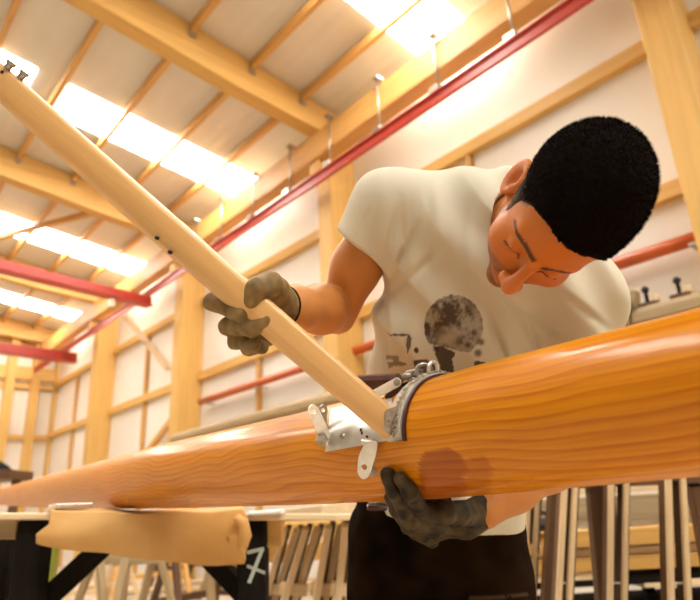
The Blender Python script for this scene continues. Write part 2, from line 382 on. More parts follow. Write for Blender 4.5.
# measured diameters along the pole (photo column, pixel width)
_prof = []
for px, wpx in [(0, 16), (50, 32), (100, 46), (175, 65), (300, 89), (430, 116), (500, 130), (600, 147), (700, 163)]:
    p, z = mast_at(px); s = np.dot(p-MS, mdir); _prof.append((s/MT, 0.5*z*wpx*0.985/F_PX))
_prof = [(0, .055)] + _prof + [(1, .075)]
def mprof(t): return float(np.interp(t, [a for a, b in _prof], [b for a, b in _prof]))
mast = spar('wooden_mast', MS, ME, mprof, M['mast'], seg=1300, n=128, up=tuple(UP))
_bend = []                              # the pole sags a little between its supports
for px, cy in [(0, 497), (100, 485), (175, 474.5), (300, 458.5), (430, 439), (500, 426), (600, 409), (700, 391.5)]:
    p, z = mast_at(px); _bend.append((np.dot(p-MS, mdir)/MT, -(cy-(496.5-103.0*px/700))*z/F_PX))
_bend = [(0, _bend[0][1])] + _bend + [(1, .03)]
def bend(t): return UP*np.interp(t, [a for a, b in _bend], [b for a, b in _bend])
_m3 = np.array(mast.matrix_basis)[:3, :3]; _co = np.empty(len(mast.data.vertices)*3); mast.data.vertices.foreach_get('co', _co); _co = _co.reshape(-1, 3)
_bt = np.interp(_co[:, 2]/MT, [a for a, b in _bend], [b for a, b in _bend]); _co += np.outer(_bt, _m3.T@UP); mast.data.vertices.foreach_set('co', _co.ravel())
tag(mast, 'huge round varnished orange-brown timber mast crossing the whole picture', 'mast')
# dark patches on the near lower side
mw = np.array(mast.matrix_basis)
co = _co; wc = co @ mw[:3, :3].T + mw[:3, 3]
def to_px(wc):
    d = wc - CAM; z = d @ FW; return 350+F_PX*(d@RT)/z, 300-F_PX*(d@UP)/z, z
U_, V_, Z_ = to_px(wc)
at = mast.data.attributes.new('patch', 'FLOAT', 'POINT')
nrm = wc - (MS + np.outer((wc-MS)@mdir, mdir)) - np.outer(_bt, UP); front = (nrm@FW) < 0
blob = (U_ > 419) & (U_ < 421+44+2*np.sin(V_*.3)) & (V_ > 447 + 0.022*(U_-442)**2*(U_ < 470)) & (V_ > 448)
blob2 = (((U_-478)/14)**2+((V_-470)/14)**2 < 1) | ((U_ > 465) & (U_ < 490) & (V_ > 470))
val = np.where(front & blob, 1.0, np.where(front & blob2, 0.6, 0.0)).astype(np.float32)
left = front & (U_ > 128) & (U_ < 190) & (V_ > 497) & (U_ < 192)  # underside shade and reflection above the padding, painted into the colour
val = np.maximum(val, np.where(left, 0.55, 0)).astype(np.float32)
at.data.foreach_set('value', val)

# ------------------------------------------------------------------ strut (pale spar held in the right hand)
SB = P(394, 428, 0.85); ST = P(-16, 67, 1.03)
sd = (ST-SB); SLn = np.linalg.norm(sd); sd /= SLn
_side = np.cross(sd, FW); _side /= np.linalg.norm(_side)       # across the strut in the picture plane
_out = np.cross(_side, sd); _out /= np.linalg.norm(_out)       # roughly toward / away from the camera
if np.dot(_out, FW) > 0: _out = -_out
if np.dot(_side, UP) < 0: _side = -_side
def strut_mesh():
    # cross-section: a flat front with a chamfered lower face, rounded back
    n = 32; vs = []; fs = []; seg = 120
    tt = np.linspace(0, 1, seg+1)
    for t in tt:
        w = np.interp(t, [0, .04, .12, .45, .8, .97, 1.0], [.0205, .0212, .0222, .0262, .0272, .0262, .020])
        h = np.interp(t, [0, .08, .45, 1.0], [.020, .021, .0235, .021])
        c = SB + sd*(t*SLn) - _side*.0035*math.sin(math.pi*t)
        for k in range(n):
            a = 2*math.pi*k/n
            ca, sa = math.cos(a), math.sin(a)
            e = 0.28 if sa > 0 else 0.8
            u = math.copysign(abs(ca)**e, ca)*w; v = math.copysign(abs(sa)**e, sa)*h
            if u < -0.45*w and sa > 0: v *= max(0.15, 1-0.85*((-u/w)-0.45)/0.55)  # lower chamfer
            sh = 0
            if t < .06: sh = (0.06-t)*0.35*(-1 if True else 1)*(u/w)*0.0
            vs.append(c + _side*u + _out*v + sd*(u/w*0.013*max(0, 1-t/.05)))
    for i in range(seg):
        for k in range(n):
            j = (k+1) % n; fs.append((i*n+k, i*n+j, (i+1)*n+j, (i+1)*n+k))
    fs.append(tuple(range(n-1, -1, -1))); fs.append(tuple(seg*n+k for k in range(n)))
    return vs, fs
vs, fs = strut_mesh()
strut = link('wooden_spreader', vs, fs, None, smooth=True)
x, y, z = V(_side), V(_out), V(sd)
mt = Matrix(((x.x, y.x, z.x, SB[0]), (x.y, y.y, z.y, SB[1]), (x.z, y.z, z.z, SB[2]), (0, 0, 0, 1)))
strut.data.transform(mt.inverted()); strut.matrix_basis = mt; strut.data.materials.append(M['strut'])
strut.data.polygons[-1].use_smooth = False; strut.data.polygons[-2].use_smooth = False
tag(strut, 'long pale wooden spreader pole gripped by the gloved hand, slanting to upper left', 'spreader')
for (px, py) in [(9, 66), (22, 76)]:
    c = P(px, py, 1.0)
    spar('end_bolt', c-_side*0.006, c+_side*0.006, lambda t: .006, M['steeld'], strut, seg=1, n=10)
    spar('bolt_head', c+_side*0.003, c+_side*0.009, lambda t: .009, M['steeld'], strut, seg=1, n=6)
for (px, py) in [(161, 240), (174, 254), (5, 74)]:
    k = (px-386)/(-6-386.0); c = SB+sd*(SLn*np.clip(k, 0, 1))
    c = c + _out*.0225*np.interp(k, [0, 1], [1, .93])
    q = P(px, py, float((c-CAM)@FW)); q = q - _out*np.dot(q-c, _out)
    spar('screw_hole', q-_out*.004, q+_out*.0016, lambda t: .0028, M['black'], strut, seg=1, n=10)

# ------------------------------------------------------------------ steel mast fitting
def mframe(px):
    p, z = mast_at(px); t = np.dot(p-MS, mdir)/MT; return p+bend(t), mprof(t)
ubase = UP - mdir*np.dot(UP, mdir); ubase /= np.linalg.norm(ubase)
vbase = np.cross(mdir, ubase); 
if np.dot(vbase, FW) > 0: vbase = -vbase                      # toward the camera
def on_mast(px, ang, lift=0.0):                               # ang 0 = top, 90 = facing the camera, 180 = underneath
    p, r = mframe(px); a = math.radians(ang); return p + (ubase*math.cos(a)+vbase*math.sin(a))*(r+lift)
def mast_hit(px, py, lift=0.0):                               # point on the mast surface seen at a pixel
    rd = FW + RT*(px-350)/F_PX + UP*(300-py)/F_PX; rd /= np.linalg.norm(rd)
    p0, r = mframe(px)
    R = r+lift
    d = rd - mdir*np.dot(rd, mdir); o = CAM-p0; o = o - mdir*np.dot(o, mdir)
    A = d@d; B = 2*o@d; C_ = o@o-R*R; disc = max(0, B*B-4*A*C_)
    return CAM + rd*((-B-math.sqrt(disc))/(2*A))
fit = empty('mast_fitting', on_mast(390, 60), 'bright steel mast fitting with lugs, clamp band and bolts on the mast', 'mast fitting')
def band(name, px0, px1, a0, a1, lift0, lift1, material, parent, slant=0.0, bumpy=0.0):
    vs = []; fs = []; n = 90
    for i in range(n+1):
        a = a0+(a1-a0)*i/n; sl = slant*math.sin(math.radians(a))
        q = [on_mast(px0-sl, a, lift0), on_mast(px1-sl, a, lift0), on_mast(px1-sl, a, lift1+bumpy*abs(math.sin(i*1.7))), on_mast(px0-sl, a, lift1+bumpy*abs(math.sin(i*1.7)))]
        vs += q
    for i in range(n):
        for k in range(4): fs.append((i*4+k, i*4+(k+1) % 4, (i+1)*4+(k+1) % 4, (i+1)*4+k))
    fs += [(0, 3, 2, 1), (n*4, n*4+1, n*4+2, n*4+3)]
    return link(name, vs, fs, material, parent)
band('clamp_band', 436, 450, -175, 86, .0005, .006, M['steel'], fit, slant=0)
band('weld_seam', 444, 448, -120, 87, .005, .0075, M['weld'], fit, slant=0, bumpy=.0035)
band('band_liner', 450, 452.5, -170, 88, .0, .004, M['bracket'], fit, slant=0)
# saddle plate hugging the mast left of the strut
def patch(name, outline, lift, th, material, parent, nx=30, ny=14):
    """curved plate on the mast: outline = ((left edge px,py top),(right top),(right bottom),(left bottom))"""
    tl, tr, br, bl = [np.array(q, float) for q in outline]; vs = []; fs = []
    for l in (lift, lift+th):
        for j in range(ny+1):
            for i in range(nx+1):
                s, t = i/nx, j/ny; q = (tl*(1-s)+tr*s)*(1-t)+(bl*(1-s)+br*s)*t
                vs.append(mast_hit(q[0], q[1], l))
    w = nx+1; o2 = (nx+1)*(ny+1)
    for j in range(ny):
        for i in range(nx):
            a = j*w+i; fs.append((a, a+w, a+w+1, a+1)); fs.append((o2+a, o2+a+1, o2+a+w+1, o2+a+w))
    for i in range(nx):
        fs.append((i, i+1, o2+i+1, o2+i)); a = ny*w+i; fs.append((a, o2+a, o2+a+1, a+1))
    for j in range(ny):
        a = j*w; fs.append((a, o2+a, o2+a+w, a+w)); a = j*w+nx; fs.append((a, a+w, o2+a+w, o2+a))
    return link(name, vs, fs, material, parent)
pl_ = patch('saddle_plate', ((331, 409), (392, 398), (392, 440), (325, 452)), .0, .004, M['steel'], fit)
for (px, py) in [(343, 436), (362, 433), (367, 437), (361, 430)]:
    c = mast_hit(px, py, .004); nn = c-mframe(px)[0]; nn -= mdir*np.dot(nn, mdir); nn /= np.linalg.norm(nn)
    if px < 350: spar('rivet', c-nn*.001, c+nn*.004, lambda t: .0052*(1-.4*t), M['steeld'], fit, seg=2, n=12)
    else: spar('bolt_hole', c-nn*.002, c+nn*.0006, lambda t: .0026, M['black'], fit, seg=1, n=12)
def rounded(pts, r=0.006, n=5):
    out = []; m = len(pts); pts = [np.array(p, float) for p in pts]
    for i in range(m):
        a, b, c = pts[i-1], pts[i], pts[(i+1) % m]
        d1 = a-b; d2 = c-b; l1 = np.linalg.norm(d1); l2 = np.linalg.norm(d2); rr = min(r, l1*.48, l2*.48)
        p, q = b+d1/l1*rr, b+d2/l2*rr
        for k in range(n+1):
            t = k/n; out.append(tuple((1-t)**2*p+2*t*(1-t)*b+t*t*q))
    return out
def px_plate(name, pix, holes, z, th, material, parent, r=.004, tilt=(0, 0)):
    """plate whose outline was measured in the photograph and stands at depth z, tilted about the picture axes"""
    c = P(*pix_center(pix), z); s = z/F_PX; cx, cy = pix_center(pix)
    ux = RT + FW*tilt[0]; uy = UP + FW*tilt[1]
    out = rounded([((a-cx)*s, (cy-b)*s) for a, b in pix], r)
    hs = [((a-cx)*s, (cy-b)*s, hr*s) for a, b, hr in holes]
    return plate(name, out, hs, c, ux, uy, th, material, parent)
def pix_center(pix): return (sum(a for a, b in pix)/len(pix), sum(b for a, b in pix)/len(pix))
# two lugs standing off the left end of the saddle, joined by a bolt
px_plate('lug', [(307, 409), (312, 403), (318, 407), (326, 424), (332, 438), (327, 446), (318, 444), (317, 432), (311, 419)], [(313, 411, 2.6)], .962, .004, M['steel'], fit, .006, (.25, 0))
px_plate('lug', [(319, 406), (325, 403), (328, 410), (326, 420), (331, 436), (336, 444), (330, 448), (323, 432), (320, 418)], [(323, 410, 2.0)], .985, .004, M['steeld'], fit, .006, (.25, 0))
c = P(322, 440, .955); spar('lug_bolt', c, c+FW*.05+RT*.012, lambda t: .0065, M['steeld'], fit, seg=1, n=16)
spar('bolt_head', c-FW*.004, c+FW*.006, lambda t: .0098, M['steeld'], fit, seg=1, n=6, smooth=False)
c = P(330, 441, .968); spar('nut', c, c+FW*.008, lambda t: .009, M['steeld'], fit, seg=1, n=6, smooth=False)
# hanging forked lug below
px_plate('hanging_lug', [(365, 442), (378, 440), (377, 452), (371, 475), (364, 480), (358, 474), (358, 458)], [(365, 467, 2.9)], .856, .005, M['steel'], fit, .007, (-.35, .15))
px_plate('hanging_lug', [(370, 443), (384, 440), (383, 452), (379, 472), (372, 478), (366, 473), (366, 458)], [(372, 466, 2.6)], .880, .004, M['steeld'], fit, .006, (-.35, .15))
a = P(371, 443, .862); bar('lug_bridge', a-RT*.008, a+RT*.014+FW*.02, .022, .008, M['steel'], fit, up=tuple(UP), bev=.002)
# bent plate holding the end of the strut
px_plate('strut_plate', [(384, 413), (387, 409), (399, 406), (397, 436), (390, 435), (384, 429)], [(388.5, 420.5, 1.6)], .832, .003, M['steeld'], fit, .004, (.2, 0))
px_plate('plate_return', [(398, 406), (402, 404), (402, 436), (397, 437)], [], .838, .004, M['steeld'], fit, .001, (1.6, 0))
c = P(395, 439, .845); spar('plate_bolt', c-RT*.006, c+RT*.006, lambda t: .004, M['black'], fit, seg=1, n=8)
# gooseneck arms and shackles on the top
bl = bar('leather_block', P(354, 383, .95), P(402, 381, .93), .035, .022, M['bracket'], fit, up=tuple(UP), bev=.006)
px_plate('toggle_bar', [(371, 391), (398, 377), (402, 381), (400, 386), (374, 399)], [(397, 382.5, 1.3)], .885, .004, M['steel'], fit, .005, (.1, 0))
px_plate('toggle_cheek', [(384, 396), (402, 384), (399, 402), (391, 408)], [], .895, .006, M['bracket'], fit, .004)
spar('toggle_pin', P(397, 382.5, .880), P(397, 382.5, .90), lambda t: .0052, M['steeld'], fit, seg=1, n=12)
def ring(name, px, py, z, R, r, ax, ay, material, parent, a0=0, a1=360):
    c = P(px, py, z); pts = [c + (np.array(ax)*math.cos(math.radians(a))+np.array(ay)*math.sin(math.radians(a)))*R for a in np.linspace(a0, a1, 25)[:-1 if a1-a0 == 360 else None]]
    return tube(name, pts, r, material, parent, n=8, closed=(a1-a0 == 360))
ring('shackle', 424, 371, .895, .011, .0032, RT, UP*.9+FW*.3, M['steeld'], fit)
ring('shackle', 433, 369, .90, .011, .0028, RT*.7+FW*.7, UP, M['steel'], fit)
for (px, py, rr) in [(407, 379, .0062), (413, 383, .0055), (418, 376, .0068), (411, 375, .0045)]:
    c = P(px, py-3, .905); spar('shackle_pin', c-RT*.008-UP*.002, c+RT*.008+UP*.002, lambda t, rr=rr: rr*(1-.35*abs(2*t-1)), M['steeld'], fit, seg=6, n=12)
bar('shackle_tab', P(402, 388, .92), P(437, 374, .95), .02, .008, M['darkwood'], fit, up=tuple(UP), bev=.003)

# ------------------------------------------------------------------ trestle that carries the mast, and its padding
tre = empty('sawhorse', (*P(140, 560, 2.1)[:2], 0), 'black painted sawhorse with a pale timber top, under the mast at left', 'sawhorse')
zt = 2.08
aL = P(-40, 516, zt); aR = P(372, 517, zt)
bar('top_beam', aL, aR, .16, .022, M['paleply'], tre, up=(0, 0, 1))
bar('under_beam', P(-40, 528, zt+.03), P(24, 528, zt+.03), .10, .07, M['greywood'], tre, up=(0, 0, 1))
bar('under_beam', P(262, 533, zt+.03), P(283, 533, zt+.03), .10, .09, M['pine'], tre, up=(0, 0, 1))
def leg_down(px, py, z, wpx, name='leg', lean=(0, 0), mt_='darkwood', dep=.08, to=0.0, parent=tre):
    a = P(px, py, z); b = np.array([a[0]+lean[0], a[1]+lean[1], to]); return bar(name, b, a, wpx*z/F_PX, dep, M[mt_], parent, up=tuple(FW), bev=.006)
leg_down(37, 520, zt, 27); leg_down(253.5, 520, zt, 28)
leg_down(8, 522, zt+.25, 20); 
bar('brace', P(40, 605, zt+.02), P(104, 545, zt+.02), .075, .06, M['darkwood'], tre, up=tuple(FW))
bar('brace', P(262, 612, zt+.02), P(205, 552, zt+.02), .06, .06, M['darkwood'], tre, up=tuple(FW))
bar('foot_rail', np.array([*P(40, 560, zt)[:2], .12]), np.array([*P(280, 560, zt)[:2], .12]), .08, .1, M['darkwood'], tre)
# chalk mark on the right leg
_la = P(253.5, 520, zt)
def onleg(px, py):
    rd = FW + RT*(px-350)/F_PX + UP*(300-py)/F_PX; return CAM + rd*((np.dot(_la-CAM, _h)-.0408)/np.dot(rd, _h))
chalk = mat('chalk_paint', (0.42, 0.46, 0.38), 0.9)
for (p, q, w) in [((247, 553), (264, 549), .014), ((262, 550), (249, 583), .012), ((247, 566), (265, 573), .010)]:
    bar('chalk_stroke', onleg(*p), onleg(*q), w, .0015, chalk, tre, up=tuple(FW), bev=.0002)
# padding: a sheet of pale paper-like blanket draped over the trestle top
def drape():
    nx, ny = 80, 40; vs = []; fs = []
    for th in (0, 1):
        for j in range(ny+1):
            t = j/ny
            for i in range(nx+1):
                s = i/nx; px = 49 + (243-49)*s
                # cross-section: starts behind, over the top, hangs at the front and curls under
                yt = 506.5 + 5*math.sin(math.pi*s)*0.6 + 0.8*math.sin(s*17)
                hang = 33 + 23*s**.7 + 1.2*math.sin(s*9+1)
                if t < .3:
                    z = zt + .10 - .22*(t/.3); py = yt + 3*(t/.3)
                else:
                    u = (t-.3)/.7; z = zt-.12 - .035*math.sin(u*math.pi*.8) + .010*math.sin(s*13+u*4); py = yt + 3 + hang*u
                    px2 = px + (-13*min(1, max(0, (u-.42)/.3)) if s < .12 else 0)*(1-s/.12) + (3*math.sin(u*9) if s > .93 else 0)
                    px = px2
                vs.append(P(px, py, z+.004*th))
    w = nx+1; o2 = w*(ny+1)
    for j in range(ny):
        for i in range(nx):
            a = j*w+i; fs.append((a, a+1, a+w+1, a+w)); fs.append((o2+a, o2+a+w, o2+a+w+1, o2+a+1))
    for j in range(ny):
        a = j*w; fs.append((a, a+w, o2+a+w, o2+a)); a += nx; fs.append((a, o2+a, o2+a+w, a+w))
    for i in range(nx): a = ny*w+i; fs.append((a, a+1, o2+a+1, o2+a)); a = i; fs.append((a, o2+a, o2+a+1, a+1))
    return vs, fs
M['pad'] = fleck('padding_sheet', (0.70, 0.42, 0.15), (0.58, 0.31, 0.085), 3.5, 0.75, bmp=.1)
vs, fs = drape(); pad = link('padding_sheet', vs, fs, M['pad'], smooth=True)
tag(pad, 'beige padding sheet draped over the sawhorse top below the mast', 'padding')
# curled end roll of the sheet
rl = tube('rolled_end', [P(236, 517, zt-.15), P(243, 523, zt-.145), P(245, 536, zt-.145), P(240, 552, zt-.13), P(233, 563, zt-.12)], lambda t: .012+.010*math.sin(math.pi*t), M['pad'], pad, n=10)
tag(box('packing_block', P(52, 508, 2.02)-np.array([.0, .05, .004]), P(52, 508, 2.02)+np.array([.12, .05, .012]), M['steel'], bev=.003), 'small shiny flat packer between mast and sawhorse top', 'packer')
wp = bar('white_packer', P(250, 513.5, 2.02), P(284, 511.5, 2.02), .07, .016, mat('white_foam', (.82, .80, .75), .6), None, up=(0, 0, 1), bev=.005)
tag(wp, 'white foam strip lying on the sawhorse top right of the padding', 'foam strip')

# ------------------------------------------------------------------ stored trestles and timber behind
def trestle(label, pxl, z, pairs, top, group=None):
    """folded trestles: each pair of pale-edged legs hangs from a head rail"""
    r = empty('folded_trestle', (*P(pxl, 560, z)[:2], 0), label, 'trestle', group); return r
hz = []
def frame_trestle(x0t, x1t, x0b, x1b, yt, z, label, dark=False):
    r = empty('folded_trestle', (*P((x0b+x1b)/2, 590, z)[:2], 0), label, 'trestle')
    for (xt, xb) in ((x0t, x0b), (x1t, x1b)):
        a = P(xt, yt, z); b = P(xb, 600, z); d = b-a; b = a + d*(a[2]/(a[2]-b[2]))      # down to the floor
        g_ = bar('leg', b, a, .022, .022, M['paleply'], r, up=tuple(FW), bev=.004)
        bar('leg_backing', b+FW*.045+RT*.012, a+FW*.045+RT*.012, .035, .05, M['brownwood'], r, up=tuple(FW))
    a = P((x0t+x1t)/2-(abs(x1t-x0t)/2+7), yt+1, z+.05); b = P((x0t+x1t)/2+(abs(x1t-x0t)/2+7), yt-2, z+.05)
    bar('head_rail', a, b, .09, .07, M['brownwood'], r)
    a = P((x0t*.2+x0b*.8), 583, z+.02); b = P((x1t*.2+x1b*.8), 583, z+.02)
    spar('tie_rod', a, b, lambda t: .005, M['galv'], r, seg=1, n=8)
    return r
frame_trestle(565, 575, 558.5, 569, 478, 2.35, 'folded trestle with pale-edged legs just right of the man')
frame_trestle(611, 626, 610, 624, 476, 2.45, 'folded trestle with two close pale legs, in the middle of the stored row')
frame_trestle(668, 682, 671, 688, 472, 2.3, 'folded trestle with two pale legs, at the right edge')
nft = frame_trestle(529, 538, 524, 532, 484, 2.7, 'narrow folded trestle seen right beside the trousers')
r = empty('wooden_trestle', (*P(600, 580, 2.6)[:2], 0), 'dark brown wooden trestle with splayed legs between the folded ones', 'trestle')
for (xt, xb) in ((593, 603), (606, 612), (556, 548), (694, 716)):
    a = P(xt, 484, 2.62); b = P(xb, 600, 2.62); d = b-a; b = a+d*(a[2]/(a[2]-b[2])); bar('leg', b, a, .055, .06, M['brownwood'], r, up=tuple(FW))
bar('head_rail', P(553, 482, 2.62), P(700, 476, 2.62), .08, .06, M['brownwood'], r)
# timber stack on the right, on a rack against the wall
rk = empty('timber_rack', (*P(620, 560, 3.4)[:2], 0), 'low black rack holding sawn boards behind the stored trestles', 'rack')
def hb(name, x0, x1, y0, y1, z, wpx, dep, m_, label=None, cat=None, parent=None, group=None):
    a = P(x0, y0, z); b = P(x1, y1, z); b[2] = a[2] if abs(b[2]-a[2]) < .25 else b[2]
    o = bar(name, a, b, dep, wpx*z/F_PX, M[m_], parent, bev=.004)
    if label: tag(o, label, cat, group)
    return o
hb('shelf_arm', 520, 760, 580, 566, 3.45, 8, .5, 'darkwood', parent=rk); hb('shelf_arm', 520, 760, 617, 606, 3.45, 26, .5, 'darkwood', parent=rk)
hb('shelf_arm', 520, 760, 549, 545, 3.6, 4, .3, 'darkwood', parent=rk)
for px in (540, 640, 700): leg_down(px, 545, 3.7, 8, 'post', parent=rk)
hb('plank', 526, 760, 541, 529, 3.3, 15, .2, 'board', 'yellow plank, topmost of the boards behind the trestles', 'plank')
hb('plank', 530, 760, 566, 556, 3.3, 13, .2, 'board', 'yellow plank below the topmost one behind the trestles', 'plank')
hb('plank', 560, 760, 553, 545, 3.34, 7, .2, 'paleply', 'white-edged board between the two yellow planks', 'plank')
hb('plank', 532, 602, 576.5, 578, 3.3, 8, .2, 'paleply', 'short white-edged board low behind the legs beside the man', 'plank')
hb('plank', 636, 760, 582, 574, 3.3, 7, .2, 'paleply', 'white-edged board low at the right edge', 'plank')
hb('long_board', 530, 725, 512, 500, 4.3, 22, .2, 'greywood', 'grey weathered boards stacked at the wall behind the trestles', 'board')
hb('long_board', 520, 725, 494, 482, 4.4, 6, .2, 'paleply', 'pale thin board above the grey stack at the wall', 'board')
bar('cross_peg', P(519, 548, 2.66), P(538, 553, 2.8), .07, .05, M['pine'], nft, bev=.004)
tl = empty('power_tool', P(540, 522, 3.2), 'black power tool lying on the planks beside the man', 'tool')
spar('motor_body', P(532, 526, 3.2), P(548, 524, 3.2), lambda t: .04*(1-.3*t), M['black'], tl, seg=4, n=14)
tube('handle', [P(535, 520, 3.2), P(541, 512, 3.2), P(549, 514, 3.2), P(552, 526, 3.2)], .014, M['black'], tl)
# left: row of slanted trestle legs under a long pale spar
lr = empty('long_table', (*P(300, 560, 3.4)[:2], 0), 'long pale work table running behind the sawhorse toward the man', 'table')
a = P(238, 520, 4.4); b = P(372, 509, 2.7)
bar('table_top', a, b, .5, .055, M['paleply'], lr)
for i, (xt, yt, xb, z) in enumerate([(290, 520, 272, 3.4), (311, 519, 292, 3.2), (334, 517, 322, 3.0), (351, 516, 343, 2.9)]):
    r = empty('slanted_trestle', (*P(xb, 600, z)[:2], 0), ['slanted pale double-legged trestle, first from the chalk-marked leg', 'slanted pale double-legged trestle, second from the chalk-marked leg', 'slanted pale double-legged trestle, third from the chalk-marked leg', 'slanted pale trestle half hidden by the trousers'][i], 'trestle')
    for dx in (-5, 7):
        a = P(xt+dx, yt+9, z+.005*dx); b = P(xb+dx*.8, 590, z+.005*dx); d = b-a; b = a+d*((a[2]-.0)/(a[2]-b[2]))
        bar('leg', b, a, .036, .06, M['paleply'], r, up=tuple(FW)); bar('leg_backing', b+FW*.05+RT*.02, a+FW*.05+RT*.02, .03, .05, M['brownwood'], r, up=tuple(FW))
    bar('foot_bar', P(xb-12, 588, z), P(xb+16, 590, z), .06, .06, M['paleply'], r)
hb('plank', 262, 372, 553, 560, 4.6, 16, .3, 'board', 'orange-yellow plank lying behind the slanted trestles', 'plank')
hb('plank', 262, 372, 532, 536, 5.2, 14, .3, 'glulam', 'orange board at mid height behind the slanted trestles', 'plank')
hb('plank', 255, 372, 588, 597, 4.4, 9, .3, 'paleply', 'pale board low behind the slanted trestles', 'plank')
# far sawhorses on the floor, seen under the padding
def sawhorse(label, px, py, z, w, h, m_='greywood', yaw_=0.0):
    base_ = onz(px, py, 0.0) if z is None else np.array([*P(px, 560, z)[:2], 0.0])
    r = empty('floor_sawhorse', base_, label, 'sawhorse'); ca, sa = math.cos(yaw_), math.sin(yaw_)
    R2 = lambda x, y, zz: base_ + np.array([ca*x-sa*y, sa*x+ca*y, zz])
    bar('top_beam', R2(-w/2, 0, h), R2(w/2, 0, h), .1, .09, M[m_], r)
    for sx in (-1, 1):
        for sy in (-1, 1): bar('leg', R2(sx*w*.46, sy*.28, 0), R2(sx*w*.38, sy*.03, h), .06, .05, M[m_], r)
        bar('spreader', R2(sx*w*.43, -.2, h*.35), R2(sx*w*.43, .2, h*.35), .05, .05, M[m_], r)
    bar('side_rail', R2(-w*.43, .2, h*.35), R2(w*.43, .2, h*.35), .05, .07, M[m_], r)
    return r
for (lab, px, z, w, h, m_, yw) in [
    ('grey wooden sawhorse seen just right of the black left leg', 128, 5.2, .9, .72, 'greywood', .4), ('grey wooden sawhorse under the middle of the padding', 168, 4.6, .8, .74, 'greywood', -.5),
    ('dark wooden sawhorse under the right end of the padding', 200, 6.0, .9, .75, 'brownwood', .2), ('pale wooden sawhorse low behind the black diagonal brace', 105, 7.5, 1.0, .7, 'paleply', .7),
    ('pale wooden sawhorse far off between the black legs', 150, 8.5, 1.1, .75, 'pine', -.2), ('dark sawhorse far off between the black legs', 185, 9.5, 1.1, .8, 'brownwood', .5),
    ('grey sawhorse far off near the chalk-marked leg', 226, 7.2, 1.0, .72, 'greywood', .9)]:
    sawhorse(lab, px, None, z, w, h, m_, yw) if False else sawhorse(lab, px, 0, z, w, h, m_, yw)
tag(bar('green_board', np.array([*P(51, 560, 2.6)[:2], 0]), P(55, 540, 2.6), .03, .05, mat('lime_green_paint', (.32, .36, .04), .6), up=tuple(FW)), 'narrow lime green board standing behind the black left leg', 'board')
for (lab, x0, x1, y0, y1, z) in [('pale plank lying on the floor under the padding, nearer one', 110, 215, 592, 584, 5.6), ('pale plank lying on the floor under the padding, farther one', 95, 190, 577, 574, 7.8), ('pale plank on the floor beside the chalk-marked leg', 180, 235, 582, 592, 6.4)]:
    a = onz(x0, y0, .05); b = onz(x1, y1, .05) if False else P(x1, y1, float((a-CAM)@FW)); b[2] = a[2] = .05
    tag(bar('floor_plank', a, b, .18, .05, M['paleply']), lab, 'plank')
# machine / stack behind at far left by the mast tip
tb = empty('workbench', (*P(12, 520, 7.5)[:2], 0), 'dark low workbench far behind the tip of the mast', 'workbench')
a = P(-30, 478, 8.0); b = P(22, 478, 8.0); b[2] = a[2]
bar('bench_top', a, b, .6, .12, M['brownwood'], tb)
for q in (a*.9+b*.1, a*.1+b*.9): bar('leg', (q[0], q[1], 0), (q[0], q[1], a[2]-.06), .1, .1, M['brownwood'], tb)
c = (a+b)/2; spar('lump', c+np.array([0, 0, .06]), c+np.array([0, 0, .2]), lambda t: .18*math.cos(t*1.4), M['darkwood'], tb, seg=6, n=14)
# ------------------------------------------------------------------ smooth solid modelling (distance fields -> surface nets)
f32 = np.float32
def smin(a, b, k):
    h = np.clip(0.5+0.5*(b-a)/k, 0, 1); return b*(1-h)+a*h - k*h*(1-h)
def smax(a, b, k): return -smin(-a, -b, k)
def cone(p, a, b, ra, rb):                                     # round cone, radii ra at a and rb at b
    a = np.asarray(a, f32); b = np.asarray(b, f32); ab = b-a; t = np.clip(((p-a)@ab)/(ab@ab), 0, 1)
    return np.linalg.norm(p-a-t[:, None]*ab, axis=1) - (ra+(rb-ra)*t)
def econe(p, a, b, ra, rb, lat, fl):                           # the same, squeezed: fl = depth / width, lat = width direction
    a = np.asarray(a, f32); b = np.asarray(b, f32); ab = b-a; n = ab/np.linalg.norm(ab)
    lat = np.asarray(lat, f32); lat = lat-n*(lat@n); lat /= np.linalg.norm(lat); dp = np.cross(n, lat)
    S = (np.outer(n, n)+np.outer(lat, lat)+np.outer(dp, dp)/fl).astype(f32)
    q = (p-a)@S.T; ab2 = S@ab; t = np.clip((q@ab2)/(ab2@ab2), 0, 1)
    r = ra+(rb-ra)*t
    d = np.linalg.norm(q-t[:, None]*ab2, axis=1)
    return (d-r)*np.clip(fl+(1-fl)*0.3, .3, 1)
def ell(p, c, r):
    r = np.asarray(r, f32); q = (p-np.asarray(c, f32))/r; k0 = np.linalg.norm(q, axis=1); k1 = np.linalg.norm(q/r, axis=1)
    return k0*(k0-1)/np.maximum(k1, 1e-6)
def chain(p, pts, rs, k=.004):
    d = None
    for i in range(len(pts)-1):
        c = cone(p, pts[i], pts[i+1], rs[i], rs[i+1]); d = c if d is None else smin(d, c, k)
    return d
def sn(p, s, ph=0.0):                                          # cheap smooth noise, about -1..1
    x, y, z = p[:, 0]*s+ph, p[:, 1]*s+ph*1.7, p[:, 2]*s-ph
    return (np.sin(x*1.0+1.3*np.sin(y*.9+ph))+np.sin(y*1.1+1.2*np.sin(z*1.05))+np.sin(z*.95+1.4*np.sin(x*1.15+2)))/3
